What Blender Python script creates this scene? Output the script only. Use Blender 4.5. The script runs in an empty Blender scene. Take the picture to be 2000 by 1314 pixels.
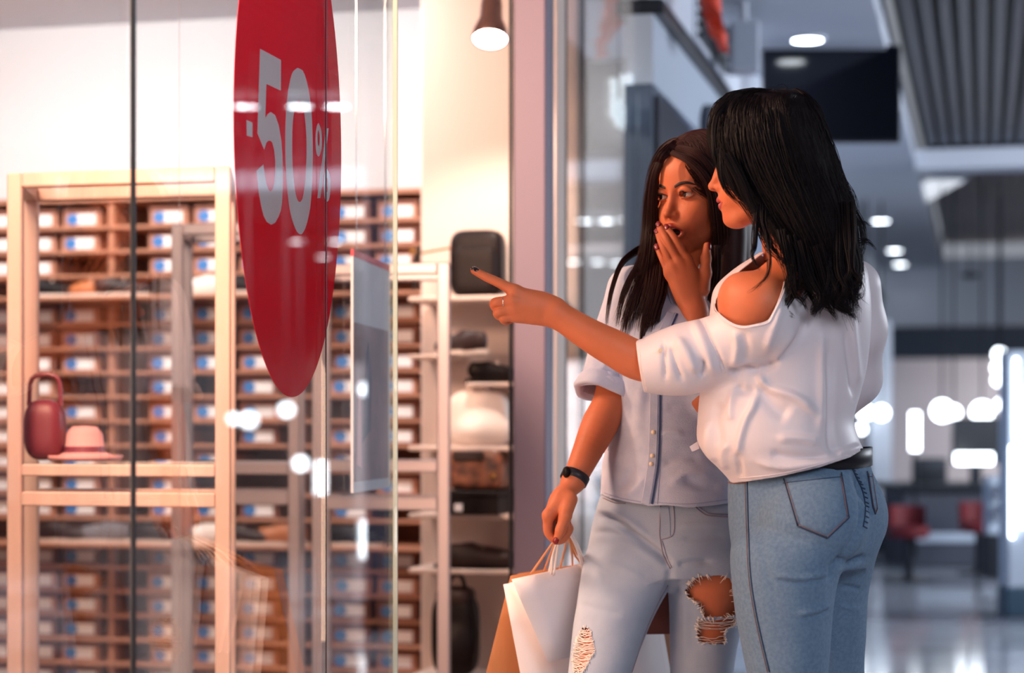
import bpy, math, random
import numpy as np
from mathutils import Vector
from mathutils.bvhtree import BVHTree

# ------------------------------------------------------------------ camera, world, exposure, large lights
F = 70.0/36.0*2000.0        # focal length in pixels of the 2000 px wide frame
CH = 1.05                   # camera height; the horizon sits at row 840
sc = bpy.context.scene
COL = sc.collection
cam_d = bpy.data.cameras.new('camera'); cam = bpy.data.objects.new('camera', cam_d); COL.objects.link(cam)
cam.location = (0, 0, CH); cam.rotation_euler = (math.pi/2, 0, 0)
cam_d.lens = 70.0; cam_d.sensor_width = 36.0; cam_d.shift_y = (840-657)/2000.0
cam_d.clip_start = 0.05; cam_d.clip_end = 200
cam_d.dof.use_dof = True; cam_d.dof.focus_distance = 3.85; cam_d.dof.aperture_fstop = 2.4
sc.camera = cam
sc.view_settings.view_transform = 'Standard'; sc.view_settings.look = 'None'
sc.view_settings.gamma = 1.0; sc.view_settings.exposure = 0.0; sc.view_settings.use_curve_mapping = False
sc.cycles.use_denoising = True
sc.cycles.max_bounces = 10; sc.cycles.transparent_max_bounces = 24; sc.cycles.glossy_bounces = 4
sc.cycles.caustics_reflective = False; sc.cycles.caustics_refractive = False
sc.cycles.sample_clamp_indirect = 6.0
world = bpy.data.worlds.new('world'); sc.world = world; world.use_nodes = True
bg = world.node_tree.nodes['Background']
bg.inputs[0].default_value = (0.70, 0.75, 0.86, 1); bg.inputs[1].default_value = 0.36

# corridor frame: a runs along the shop glass away from the camera, b from the glass into the mall
UX, UY = 0.23089, 0.97298
X0 = -1.2854
def W(a, b, z=0.0):
    return np.array([X0 + a*UX + b*UY, a*UY - b*UX, z])
def at(px, py, Y):
    return np.array([(px-1000)/F*Y, Y, CH-(py-840)/F*Y])
def on_b(px, py, b):
    """point of the upright plane b = const (parallel to the shop glass) seen at a pixel"""
    k = (px-1000)/F
    Y = (b + UY*X0)/(UY*k - UX)
    return at(px, py, Y)
def ab(P):
    x, y = P[0]-X0, P[1]
    return x*UX + y*UY, x*UY - y*UX
def mirror(P):
    a, b = ab(P); Q = W(a, -b); return np.array([Q[0], Q[1], P[2]])
CORR_YAW = -math.atan2(UX, UY)

def area_light(name, loc, target, size, size_y, watts, col, parent=None, spread=math.pi):
    d = bpy.data.lights.new(name, 'AREA'); d.shape = 'RECTANGLE'; d.size = size; d.size_y = size_y
    d.energy = watts; d.color = col; d.spread = spread
    o = bpy.data.objects.new(name, d); COL.objects.link(o)
    o.location = loc
    o.rotation_euler = (Vector(target)-Vector(loc)).to_track_quat('-Z', 'Y').to_euler()
    return o
WARM = (1.0, 0.60, 0.40); COOL = (0.84, 0.90, 1.0); NEUT = (1.0, 0.92, 0.88); PEACH = (1.0, 0.80, 0.68)
# unseen key lights added in the shop, shining out on the two women
area_light('shop_window_key', W(3.1, -0.60, 1.25), W(4.0, 0.6, 1.15), 0.9, 1.5, 34, WARM)
area_light('shop_display_key', W(3.5, -0.8, 2.3), W(4.1, 0.6, 1.45), 1.0, 0.5, 150, WARM)
# unseen fill lights added to brighten the shop's back wall and inside
area_light('shop_back_fill', W(6.3, -1.9, 2.62), W(7.5, -1.95, 1.5), 2.2, 0.4, 82, NEUT)
area_light('shop_front_fill', W(3.4, -1.7, 2.60), W(5.8, -1.6, 1.0), 1.6, 0.4, 26, PEACH)
# unseen fill lights added to brighten the mall
area_light('mall_near_fill', W(1.0, 2.8, 2.6), W(3.9, 1.2, 0.9), 2.2, 1.2, 60, COOL)
area_light('mall_middle_fill', W(9.0, 5.6, 2.65), W(9.5, 1.5, 0.6), 3.0, 1.4, 190, COOL)
area_light('mall_far_fill', W(12.0, 6.1, 2.65), W(14.0, 1.5, 0.4), 1.6, 1.0, 340, COOL)
area_light('far_shop_fill', W(26.5, 5.0, 2.55), W(28.0, 5.0, 1.0), 4.0, 3.0, 1100, (1.0, 0.94, 0.92))  # hidden behind the bulkhead, added to brighten the far wall

# ------------------------------------------------------------------ materials
def lin(c):
    c = np.array(c, float)/255.0
    return tuple(np.where(c <= 0.04045, c/12.92, ((c+0.055)/1.055)**2.4))
MATS = {}
def mat(name, rgb, rough=0.5, metal=0.0, var=0.0, vscale=8.0, bump=0.0, bscale=60.0, emit=None, estr=0.0, sss=0.0, alpha=1.0,
        stretch=(1,1,1), spec=0.5, rgb2=None, coat=0.0):
    if name in MATS: return MATS[name]
    m = bpy.data.materials.new(name); m.use_nodes = True
    nt = m.node_tree; b = nt.nodes['Principled BSDF']
    c = lin(rgb)
    b.inputs['Base Color'].default_value = (*c, 1)
    b.inputs['Roughness'].default_value = rough; b.inputs['Metallic'].default_value = metal
    b.inputs['Specular IOR Level'].default_value = spec
    if coat: b.inputs['Coat Weight'].default_value = coat
    if sss:
        b.inputs['Subsurface Weight'].default_value = sss
        b.inputs['Subsurface Radius'].default_value = (0.010, 0.004, 0.002)
        b.inputs['Subsurface Scale'].default_value = 1.0
    if alpha < 1: b.inputs['Alpha'].default_value = alpha
    if emit is not None:
        b.inputs['Emission Color'].default_value = (*lin(emit), 1); b.inputs['Emission Strength'].default_value = estr
    if var > 0 or bump > 0 or rgb2 is not None:
        tc = nt.nodes.new('ShaderNodeTexCoord'); mp = nt.nodes.new('ShaderNodeMapping')
        mp.inputs['Scale'].default_value = stretch
        nt.links.new(tc.outputs['Object'], mp.inputs['Vector'])
    if var > 0 or rgb2 is not None:
        n = nt.nodes.new('ShaderNodeTexNoise'); n.inputs['Scale'].default_value = vscale; n.inputs['Detail'].default_value = 5
        nt.links.new(mp.outputs[0], n.inputs['Vector'])
        r = nt.nodes.new('ShaderNodeValToRGB')
        r.color_ramp.elements[0].position = 0.35; r.color_ramp.elements[1].position = 0.65
        lo = tuple(max(0, x*(1-var)) for x in c) if rgb2 is None else lin(rgb2)
        hi = tuple(min(1, x*(1+var)) for x in c)
        r.color_ramp.elements[0].color = (*lo, 1); r.color_ramp.elements[1].color = (*hi, 1)
        nt.links.new(n.outputs['Fac'], r.inputs[0]); nt.links.new(r.outputs[0], b.inputs['Base Color'])
    if bump > 0:
        n2 = nt.nodes.new('ShaderNodeTexNoise'); n2.inputs['Scale'].default_value = bscale; n2.inputs['Detail'].default_value = 4
        nt.links.new(mp.outputs[0], n2.inputs['Vector'])
        bp = nt.nodes.new('ShaderNodeBump'); bp.inputs['Strength'].default_value = bump; bp.inputs['Distance'].default_value = 0.01
        nt.links.new(n2.outputs['Fac'], bp.inputs['Height']); nt.links.new(bp.outputs[0], b.inputs['Normal'])
    MATS[name] = m
    return m

def glass_mat(name, tint=(0.97, 0.985, 0.98), r0=0.045):
    """clear pane: see-through with the mirror share of real glass (Schlick), the same from both sides"""
    m = bpy.data.materials.new(name); m.use_nodes = True
    nt = m.node_tree; nt.nodes.clear()
    N = nt.nodes.new; L = nt.links.new
    out = N('ShaderNodeOutputMaterial'); mix = N('ShaderNodeMixShader'); tr = N('ShaderNodeBsdfTransparent'); gl = N('ShaderNodeBsdfGlossy')
    tr.inputs[0].default_value = (*tint, 1); gl.inputs['Roughness'].default_value = 0.0; gl.inputs[0].default_value = (1, 1, 1, 1)
    g = N('ShaderNodeNewGeometry'); d = N('ShaderNodeVectorMath'); d.operation = 'DOT_PRODUCT'
    L(g.outputs['Incoming'], d.inputs[0]); L(g.outputs['Normal'], d.inputs[1])
    def M(op, x, y=None):
        n = N('ShaderNodeMath'); n.operation = op
        for i, v in enumerate((x, y)):
            if v is None: continue
            if isinstance(v, (int, float)): n.inputs[i].default_value = v
            else: L(v, n.inputs[i])
        return n.outputs[0]
    c = M('ABSOLUTE', d.outputs['Value']); f = M('POWER', M('SUBTRACT', 1.0, c), 5.0)
    f = M('ADD', M('MULTIPLY', f, 1-r0), r0)
    L(f, mix.inputs[0]); L(tr.outputs[0], mix.inputs[1]); L(gl.outputs[0], mix.inputs[2]); L(mix.outputs[0], out.inputs[0])
    MATS[name] = m
    return m

def film_mat(name, rgb, share=0.5):
    """thin coloured film: scatters light on both sides, so the shop's light glows through it"""
    m = bpy.data.materials.new(name); m.use_nodes = True; nt = m.node_tree; nt.nodes.clear(); N = nt.nodes.new; L = nt.links.new
    out = N('ShaderNodeOutputMaterial'); mix = N('ShaderNodeMixShader'); d = N('ShaderNodeBsdfDiffuse'); t = N('ShaderNodeBsdfTranslucent')
    c = (*lin(rgb), 1); d.inputs[0].default_value = c; t.inputs[0].default_value = c; mix.inputs[0].default_value = share
    L(d.outputs[0], mix.inputs[1]); L(t.outputs[0], mix.inputs[2]); L(mix.outputs[0], out.inputs[0]); MATS[name] = m
    return m
# ------------------------------------------------------------------ mesh helpers
def raw_mesh(name, V, Fq, mats, midx=None, smooth=False):
    """V n x 3; Fq list of index arrays (all triangles, all quads or a python list of mixed faces)"""
    me = bpy.data.meshes.new(name)
    V = np.asarray(V, np.float32)
    if isinstance(Fq, np.ndarray):
        n, k = Fq.shape
        me.vertices.add(len(V)); me.vertices.foreach_set('co', V.ravel())
        me.loops.add(n*k); me.loops.foreach_set('vertex_index', Fq.astype(np.int32).ravel())
        me.polygons.add(n); me.polygons.foreach_set('loop_start', np.arange(0, n*k, k, dtype=np.int32))
        me.update(calc_edges=True)
    else:
        me.from_pydata([tuple(map(float, v)) for v in V], [], [tuple(map(int, f)) for f in Fq]); me.update()
    for m in (mats if isinstance(mats, (list, tuple)) else [mats]): me.materials.append(m)
    if midx is not None: me.polygons.foreach_set('material_index', np.asarray(midx, np.int32))
    if smooth: me.polygons.foreach_set('use_smooth', np.ones(len(me.polygons), bool))
    return me

def wloc(o):
    p = Vector((0, 0, 0))
    while o is not None:
        p = p + o.location; o = o.parent
    return np.array(p)

def obj(name, V, Fq, mats, parent=None, base=None, midx=None, smooth=False):
    V = np.asarray(V, float)
    if base is None:
        lo, hi = V.min(0), V.max(0); base = np.array([(lo[0]+hi[0])/2, (lo[1]+hi[1])/2, lo[2]])
    me = raw_mesh(name, V-base, Fq, mats, midx, smooth)
    o = bpy.data.objects.new(name, me); COL.objects.link(o)
    if parent is not None:
        o.parent = parent; o.location = base - wloc(parent)
    else: o.location = base
    return o

def empty(name, loc):
    o = bpy.data.objects.new(name, None); COL.objects.link(o); o.location = loc; o.empty_display_size = 0.1
    return o
def tag(o, label=None, cat=None, group=None, kind=None):
    if label: o['label'] = label
    if cat: o['category'] = cat
    if group: o['group'] = group
    if kind: o['kind'] = kind
    return o
def thing(name, loc, label, cat, group=None):
    return tag(empty(name, loc), label, cat, group)
def copy_tree(o, loc):
    c = o.copy(); COL.objects.link(c); c.location = loc
    for ch in list(o.children):
        d = ch.copy(); COL.objects.link(d); d.parent = c
        for g in list(ch.children):
            e = g.copy(); COL.objects.link(e); e.parent = d
    return c

class MB:
    """collects simple shapes for ONE mesh"""
    def __init__(s): s.V = []; s.F = []; s.M = []; s.m = 0
    def add(s, V, Fs):
        n = len(s.V); s.V += [np.asarray(v, float) for v in V]; s.F += [tuple(i+n for i in f) for f in Fs]; s.M += [s.m]*len(Fs)
        return s
    def hexa(s, P):          # eight corners: bottom ring 0-3, top ring 4-7
        return s.add(P, [(3,2,1,0),(4,5,6,7),(0,1,5,4),(1,2,6,5),(2,3,7,6),(3,0,4,7)])
    def cbox(s, lo, hi, fr, c=0.0):
        """chamfered box lo..hi in the frame fr(a,b,z)->world"""
        (a0,b0,z0), (a1,b1,z1) = lo, hi
        if c <= 0:
            return s.hexa([fr(a0,b0,z0),fr(a1,b0,z0),fr(a1,b1,z0),fr(a0,b1,z0),fr(a0,b0,z1),fr(a1,b0,z1),fr(a1,b1,z1),fr(a0,b1,z1)])
        V = []; 
        def ring(z, i):
            return [fr(a0+i,b0+c,z) if i==0 else fr(a0+i,b0+i,z)]
        # octagonal prism with inset end caps
        def oct_(z, k):
            x0,x1,y0,y1 = a0+k,a1-k,b0+k,b1-k
            return [fr(x0+c,y0,z),fr(x1-c,y0,z),fr(x1,y0+c,z),fr(x1,y1-c,z),fr(x1-c,y1,z),fr(x0+c,y1,z),fr(x0,y1-c,z),fr(x0,y0+c,z)]
        R = [oct_(z0,c*.8), oct_(z0+c,0), oct_(z1-c,0), oct_(z1,c*.8)]
        V = sum(R, []); Fs = [tuple(range(7,-1,-1)), tuple(range(24,32))]
        for r in range(3):
            for i in range(8):
                j=(i+1)%8; Fs.append((r*8+i,r*8+j,r*8+8+j,r*8+8+i))
        return s.add(V, Fs)
    def wbox(s, a0, a1, b0, b1, z0, z1, c=0.0): return s.cbox((a0,b0,z0),(a1,b1,z1), lambda a,b,z: W(a,b,z), c)
    def tube(s, pts, r, n=8, cap=True, closed=False):
        pts = [np.asarray(p, float) for p in pts]; R = r if hasattr(r,'__len__') else [r]*len(pts)
        T = []
        for i in range(len(pts)):
            t = pts[min(i+1,len(pts)-1)]-pts[max(i-1,0)]; T.append(t/(np.linalg.norm(t)+1e-12))
        ref = np.array([0,0,1.0]) if abs(T[0][2])<0.9 else np.array([1.0,0,0])
        V = []; x = np.cross(T[0], ref); x/=np.linalg.norm(x)
        for p,t,rr in zip(pts,T,R):
            x = x - t*np.dot(x,t); x/=np.linalg.norm(x)+1e-12; y=np.cross(t,x)
            for k in range(n):
                w=2*math.pi*k/n; V.append(p+rr*(x*math.cos(w)+y*math.sin(w)))
        Fs=[]
        for i in range(len(pts)-1):
            for k in range(n):
                j=(k+1)%n; Fs.append((i*n+k,i*n+j,(i+1)*n+j,(i+1)*n+k))
        if cap: Fs += [tuple(range(n-1,-1,-1)), tuple((len(pts)-1)*n+k for k in range(n))]
        return s.add(V,Fs)
    def lathe(s, prof, c, n=24, axis=None):
        """profile (r, z) turned about the upright axis at c"""
        V=[]; Fs=[]
        for r,z in prof:
            for k in range(n):
                w=2*math.pi*k/n; V.append(np.array(c)+np.array([r*math.cos(w), r*math.sin(w), z]))
        for i in range(len(prof)-1):
            for k in range(n):
                j=(k+1)%n; Fs.append((i*n+k,i*n+j,(i+1)*n+j,(i+1)*n+k))
        return s.add(V,Fs)
    def prism(s, poly, d):
        """closed polygon of world points, thickened by the vector d"""
        n=len(poly); V=[np.asarray(p,float) for p in poly]+[np.asarray(p,float)+d for p in poly]
        Fs=[tuple(range(n-1,-1,-1)), tuple(range(n,2*n))]+[(i,(i+1)%n,(i+1)%n+n,i+n) for i in range(n)]
        return s.add(V,Fs)
    def obj(s, name, m, parent=None, base=None, smooth=False):
        o = obj(name, np.array(s.V), s.F, m, parent, base, s.M if isinstance(m,(list,tuple)) else None, smooth)
        return o

def catmull(P, n):
    """n points along the smooth curve through the rows of P"""
    P = np.asarray(P, float); m = len(P)
    Q = np.vstack([2*P[0]-P[1], P, 2*P[-1]-P[-2]])
    t = np.linspace(0, m-1-1e-9, n); i = np.floor(t).astype(int); u = (t-i)[:,None]
    a,b,c,d = Q[i],Q[i+1],Q[i+2],Q[i+3]
    return 0.5*((2*b)+(-a+c)*u+(2*a-5*b+4*c-d)*u**2+(-a+3*b-3*c+d)*u**3)

# ------------------------------------------------------------------ implicit modelling: smooth unions, meshed by surface nets
def smin(a, b, k):
    if k <= 1e-6: return np.minimum(a, b)
    h = np.clip(0.5+0.5*(b-a)/k, 0, 1)
    return b*(1-h)+a*h-k*h*(1-h)
class Prim:
    def __init__(s, fn, lo, hi): s.fn=fn; s.lo=np.array(lo,float); s.hi=np.array(hi,float)
def cone(a, b, ra, rb):
    a=np.array(a,float); b=np.array(b,float); ab_=b-a; L=float(ab_@ab_)+1e-12; r=max(ra,rb)
    def fn(x,y,z):
        t=np.clip(((x-a[0])*ab_[0]+(y-a[1])*ab_[1]+(z-a[2])*ab_[2])/L,0,1)
        return np.sqrt((x-a[0]-t*ab_[0])**2+(y-a[1]-t*ab_[1])**2+(z-a[2]-t*ab_[2])**2)-(ra+(rb-ra)*t)
    return Prim(fn, np.minimum(a,b)-r, np.maximum(a,b)+r)
def ell(c, r, R=None):
    """ellipsoid; rows of R are its axes in world space"""
    c=np.array(c,float); r=np.array(r,float); R=np.eye(3) if R is None else np.array(R,float)
    def fn(x,y,z):
        dx,dy,dz=x-c[0],y-c[1],z-c[2]
        q=[R[i,0]*dx+R[i,1]*dy+R[i,2]*dz for i in range(3)]
        k0=np.sqrt(sum((q[i]/r[i])**2 for i in range(3))); k1=np.sqrt(sum((q[i]/r[i]**2)**2 for i in range(3)))+1e-9
        return k0*(k0-1)/k1
    e=np.sqrt(sum((R[i]*r[i])**2 for i in range(3)))
    return Prim(fn,c-e,c+e)
def loft(secs, yaw=0.0, n=2.0):
    """upright stack of ellipses: rows (z, cx, cy, rx, ry)"""
    S=np.array(sorted([list(map(float,s)) for s in secs]),float); D=catmull(S, 12*len(S)); zz=np.maximum.accumulate(D[:,0])+np.arange(len(D))*1e-9
    cs,sn=math.cos(yaw),math.sin(yaw)
    def fn(x,y,z):
        zf=np.clip(z,zz[0],zz[-1]); cx,cy,rx,ry=[np.interp(zf,zz,D[:,k]) for k in (1,2,3,4)]
        u=((x-cx)*cs+(y-cy)*sn)/rx; v=(-(x-cx)*sn+(y-cy)*cs)/ry
        k0=(np.abs(u)**n+np.abs(v)**n)**(1/n); k1=np.sqrt((u/rx)**2+(v/ry)**2)+1e-6
        d=k0*(k0-1)/k1*1.0
        return np.maximum(np.maximum(d,z-zz[-1]),zz[0]-z)
    r=max(D[:,3].max(),D[:,4].max())
    return Prim(fn,(D[:,1].min()-r,D[:,2].min()-r,zz[0]),(D[:,1].max()+r,D[:,2].max()+r,zz[-1]))
def limb(pts, rad, n=0):
    """one smooth tapering tube through the joints"""
    pts=np.array(pts,float); n=n or 5*len(pts); C=catmull(pts,n); R=catmull(np.array(rad,float)[:,None],n)[:,0]
    cs=[cone(C[i],C[i+1],R[i],R[i+1]) for i in range(n-1)]
    def fn(x,y,z):
        d=cs[0].fn(x,y,z)
        for c in cs[1:]: d=np.minimum(d,c.fn(x,y,z))
        return d
    return Prim(fn,np.min([c.lo for c in cs],0),np.max([c.hi for c in cs],0))
def push_ell(C,c,R,r,rng,ext=.03):
    """lift strand points that lie inside an ellipsoid out onto it"""
    q=(C-c)@np.array(R).T; k=np.linalg.norm(q/np.array(r),axis=2); t=1.0+rng.uniform(0.0,ext,C.shape[0])[:,None]
    s=np.where((k<t)&(k>.3),t/np.maximum(k,1e-3),1.0); return c+(q*s[:,:,None])@np.array(R)
def push_loft(C,secs,rng,ext=.03):
    S=np.array(sorted([list(map(float,s)) for s in secs])); z=np.clip(C[:,:,2],S[0,0],S[-1,0]); cx,cy,rx,ry=[np.interp(z,S[:,0],S[:,k]) for k in (1,2,3,4)]
    u=(C[:,:,0]-cx)/rx; v=(C[:,:,1]-cy)/ry; k=np.sqrt(u*u+v*v); t=1.0+rng.uniform(0,ext,C.shape[0])[:,None]
    s=np.where((k<t)&(k>.25)&(C[:,:,2]>S[0,0])&(C[:,:,2]<S[-1,0]),t/np.maximum(k,1e-3),1.0)
    D=C.copy(); D[:,:,0]=cx+u*s*rx; D[:,:,1]=cy+v*s*ry; return D
def chain(pts, rad):
    return [cone(pts[i],pts[i+1],rad[i],rad[i+1]) for i in range(len(pts)-1)]

class Grid:
    def __init__(s, lo, hi, h):
        s.h=h; s.lo=np.array(lo,float); s.n=np.maximum(4,np.ceil((np.array(hi)-s.lo)/h).astype(int)+1)
        s.D=np.full(s.n,0.2,np.float32); s.ax=[s.lo[i]+h*np.arange(s.n[i]) for i in range(3)]
    def _sub(s, p, pad):
        i0=np.clip(np.floor((p.lo-pad-s.lo)/s.h).astype(int),0,s.n); i1=np.clip(np.ceil((p.hi+pad-s.lo)/s.h).astype(int)+1,0,s.n)
        if np.any(i1<=i0): return None
        sl=tuple(slice(i0[i],i1[i]) for i in range(3))
        x=s.ax[0][sl[0]][:,None,None]; y=s.ax[1][sl[1]][None,:,None]; z=s.ax[2][sl[2]][None,None,:]
        return sl,x,y,z
    def add(s, p, k=0.01, off=0.0):
        if isinstance(p,(list,tuple)):
            for q in p: s.add(q,k,off)
            return s
        r=s._sub(p,k+off+3*s.h)
        if r is None: return s
        sl,x,y,z=r; s.D[sl]=smin(s.D[sl],(p.fn(x,y,z)-off).astype(np.float32),k); return s
    def cut(s, p, k=0.004):
        r=s._sub(p,k+3*s.h)
        if r is None: return s
        sl,x,y,z=r; s.D[sl]=-smin(-s.D[sl],p.fn(x,y,z).astype(np.float32),k); return s
    def mesh(s, smooth=1):
        D=s.D; S=D<0; nx,ny,nz=D.shape
        cnt=np.zeros((nx-1,ny-1,nz-1),np.int8)
        for i in (0,1):
            for j in (0,1):
                for k in (0,1): cnt+=S[i:nx-1+i,j:ny-1+j,k:nz-1+k]
        act=np.argwhere((cnt>0)&(cnt<8)); idx=np.full((nx-1,ny-1,nz-1),-1,np.int32)
        idx[act[:,0],act[:,1],act[:,2]]=np.arange(len(act))
        C=np.array([(i,j,k) for i in (0,1) for j in (0,1) for k in (0,1)])
        vals=np.stack([D[act[:,0]+c[0],act[:,1]+c[1],act[:,2]+c[2]] for c in C],1).astype(float)
        P=np.zeros((len(act),3)); n=np.zeros(len(act))
        for a_ in range(8):
            for b_ in range(a_+1,8):
                if np.abs(C[a_]-C[b_]).sum()!=1: continue
                m=(vals[:,a_]<0)!=(vals[:,b_]<0)
                t=vals[:,a_]/(vals[:,a_]-vals[:,b_]+1e-12)
                p=C[a_]+(C[b_]-C[a_])*t[:,None]; P[m]+=p[m]; n[m]+=1
        V=s.lo+s.h*(act+P/np.maximum(n,1)[:,None])
        Q=[]
        for ax in range(3):
            sl0=[slice(None)]*3; sl1=[slice(None)]*3; sl0[ax]=slice(0,-1); sl1[ax]=slice(1,None)
            e=np.argwhere(S[tuple(sl0)]!=S[tuple(sl1)]); o1,o2=[(1,2),(2,0),(0,1)][ax]
            lim=np.array(D.shape)-1
            ok=(e[:,o1]>0)&(e[:,o2]>0)&(e[:,o1]<lim[o1])&(e[:,o2]<lim[o2]); e=e[ok]
            pos=S[tuple(e.T)]
            def id_(d1,d2):
                f=e.copy(); f[:,o1]+=d1; f[:,o2]+=d2; return idx[tuple(f.T)]
            q=np.stack([id_(-1,-1),id_(0,-1),id_(0,0),id_(-1,0)],1)
            q[~pos]=q[~pos][:,::-1]; Q.append(q)
        Q=np.vstack(Q)
        if smooth: V=relax(V,Q,smooth)
        return V,Q
def relax(V,Q,it=1,lam=0.5):
    E=np.vstack([Q[:,[i,(i+1)%Q.shape[1]]] for i in range(Q.shape[1])]); E=np.vstack([E,E[:,::-1]])
    deg=np.bincount(E[:,0],minlength=len(V)).astype(float)+1e-9
    for k in range(it):
        for l in (lam,-lam*1.03):
            A=np.stack([np.bincount(E[:,0],weights=V[E[:,1],i],minlength=len(V)) for i in range(3)],1)/deg[:,None]
            A[deg<1]=V[deg<1]; V=V+l*(A-V)
    return V
def tri(Q):
    return Q if Q.shape[1]==3 else np.vstack([Q[:,[0,1,2]],Q[:,[0,2,3]]])
def normals(V,T):
    T=tri(T); n=np.cross(V[T[:,1]]-V[T[:,0]],V[T[:,2]]-V[T[:,0]]); N=np.zeros_like(V)
    for i in range(3):
        for k in range(3): N[:,k]+=np.bincount(T[:,i],weights=n[:,k],minlength=len(V))
    return N/(np.linalg.norm(N,axis=1)[:,None]+1e-12)
def clip(V,T,f):
    """keep the part of a mesh where the vertex field f is above 0, cut cleanly"""
    T=tri(T); k=f>0; c=k[T].sum(1); out=[T[c==3]]; NV=[V]; cache={}
    nv=len(V); new=[]
    def cutp(a,b):
        key=(a,b) if a<b else (b,a)
        if key not in cache:
            t=f[a]/(f[a]-f[b]); cache[key]=nv+len(new); new.append(V[a]+(V[b]-V[a])*t)
        return cache[key]
    ex=[]
    for t in T[(c==1)|(c==2)]:
        kk=k[t]
        if kk.sum()==1:
            i=int(np.argmax(kk)); a,b,d=t[i],t[(i+1)%3],t[(i+2)%3]; ex.append((a,cutp(a,b),cutp(a,d)))
        else:
            i=int(np.argmin(kk)); a,b,d=t[i],t[(i+1)%3],t[(i+2)%3]; p,q=cutp(a,b),cutp(a,d); ex+= [(p,b,d),(p,d,q)]
    if ex: out.append(np.array(ex))
    T2=np.vstack(out); V2=np.vstack([V,np.array(new)]) if new else V
    return compact(V2,T2)
def compact(V,T):
    u=np.unique(T); m=np.full(len(V),-1); m[u]=np.arange(len(u)); return V[u],m[T]
def islands_keep(V,T,minshare=0.02):
    lab=np.arange(len(V)); 
    for _ in range(200):
        m=lab[T].min(1); new=lab.copy()
        for i in range(3): np.minimum.at(new,T[:,i],m)
        new=new[new]
        if np.array_equal(new,lab): break
        lab=new
    c=np.bincount(lab,minlength=len(V)); ok=c[lab]>minshare*len(V)
    return compact(V,T[ok[T[:,0]]])
def thicken(V,T,d):
    """double a sheet inwards by d and close its rims"""
    T=tri(T); N=normals(V,T); n=len(V); V2=np.vstack([V,V-N*d]); T2=T[:,::-1]+n
    E=np.vstack([T[:,[0,1]],T[:,[1,2]],T[:,[2,0]]]); key=np.sort(E,1); k=key[:,0].astype(np.int64)*n+key[:,1]
    u,ix,ct=np.unique(k,return_index=True,return_counts=True); B=E[ix[ct==1]]
    R=np.vstack([np.stack([B[:,1],B[:,0],B[:,0]+n],1),np.stack([B[:,1],B[:,0]+n,B[:,1]+n],1)])
    return V2,np.vstack([T,T2,R])
def pix(V):
    return np.stack([1000+V[:,0]/V[:,1]*F, 840-(V[:,2]-CH)/V[:,1]*F],1)
def inpoly(P,poly):
    """signed pixel distance to a polygon, positive inside"""
    poly=np.array(poly,float); n=len(poly); ins=np.zeros(len(P),bool); dm=np.full(len(P),1e9)
    for i in range(n):
        a,b=poly[i],poly[(i+1)%n]
        cr=((a[1]>P[:,1])!=(b[1]>P[:,1]))&(P[:,0]<(b[0]-a[0])*(P[:,1]-a[1])/(b[1]-a[1]+1e-12)+a[0]); ins^=cr
        dm=np.minimum(dm,segdist(P,a,b)[0])
    return np.where(ins,dm,-dm)
def segdist(P,a,b):
    d=b-a; t=np.clip(((P-a)@d)/(d@d+1e-12),0,1); return np.linalg.norm(P-a-t[:,None]*d,axis=1),t
def sculpt(V,T,strokes,view_front=True):
    """push the surface in or out along strokes drawn over it: (points, radius px, height m)"""
    N=normals(V,T); P=pix(V); view=V-np.array([0,0,CH]); fr=-(N*view).sum(1)/np.linalg.norm(view,axis=1)
    w=np.clip(fr/0.3,0,1) if view_front else 1.0
    h=np.zeros(len(V))
    for pts,r,ht in strokes:
        pts=np.array(pts,float); C=catmull(pts,4*len(pts)) if len(pts)>2 else pts
        dm=np.full(len(V),1e9); tm=np.zeros(len(V))
        for i in range(len(C)-1):
            d,t=segdist(P,C[i],C[i+1]); m=d<dm; dm[m]=d[m]; tm[m]=(i+t[m])/(len(C)-1)
        fade=np.clip(np.minimum(tm,1-tm)/0.18,0.15,1)
        h+=ht*np.exp(-(dm/r)**2)*fade
    return V+N*(h*w)[:,None]
def wrinkle(V,T,amp,scale,seed,stretch=(1,1,1)):
    """soft cloth unevenness: a few random sine waves along the normals"""
    rng=np.random.default_rng(seed); N=normals(V,T); h=np.zeros(len(V)); Q=V*np.array(stretch)
    for i in range(9):
        d=rng.normal(size=3); d/=np.linalg.norm(d); f=scale*rng.uniform(0.6,1.7); ph=rng.uniform(0,6.28)
        e=rng.normal(size=3); h+=np.sin(Q@d*f+ph+1.5*np.sin(Q@e*f*0.35))/(3.0)*rng.uniform(.5,1)
    return V+N*(amp*h)[:,None]
def bvh(V,T): return BVHTree.FromPolygons([Vector(v) for v in V],[tuple(map(int,t)) for t in tri(T)])
def hit(tree,px,py):
    d=Vector(at(px,py,1.0)-np.array([0,0,CH])).normalized(); r=tree.ray_cast(Vector((0,0,CH)),d,20)
    return (np.array(r[0]),np.array(r[1])) if r[0] is not None else (None,None)
def trace(tree,pts,n,off):
    """a curve drawn over a garment, laid on its surface"""
    C=catmull(np.array(pts,float),n) if len(pts)>2 else np.linspace(pts[0],pts[1],n); out=[]
    for p in C:
        q,nn=hit(tree,p[0],p[1])
        if q is None: continue
        v=np.array([0,0,CH])-q
        if nn@v<0: nn=-nn
        out.append(q+nn*off)
    return out
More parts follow.
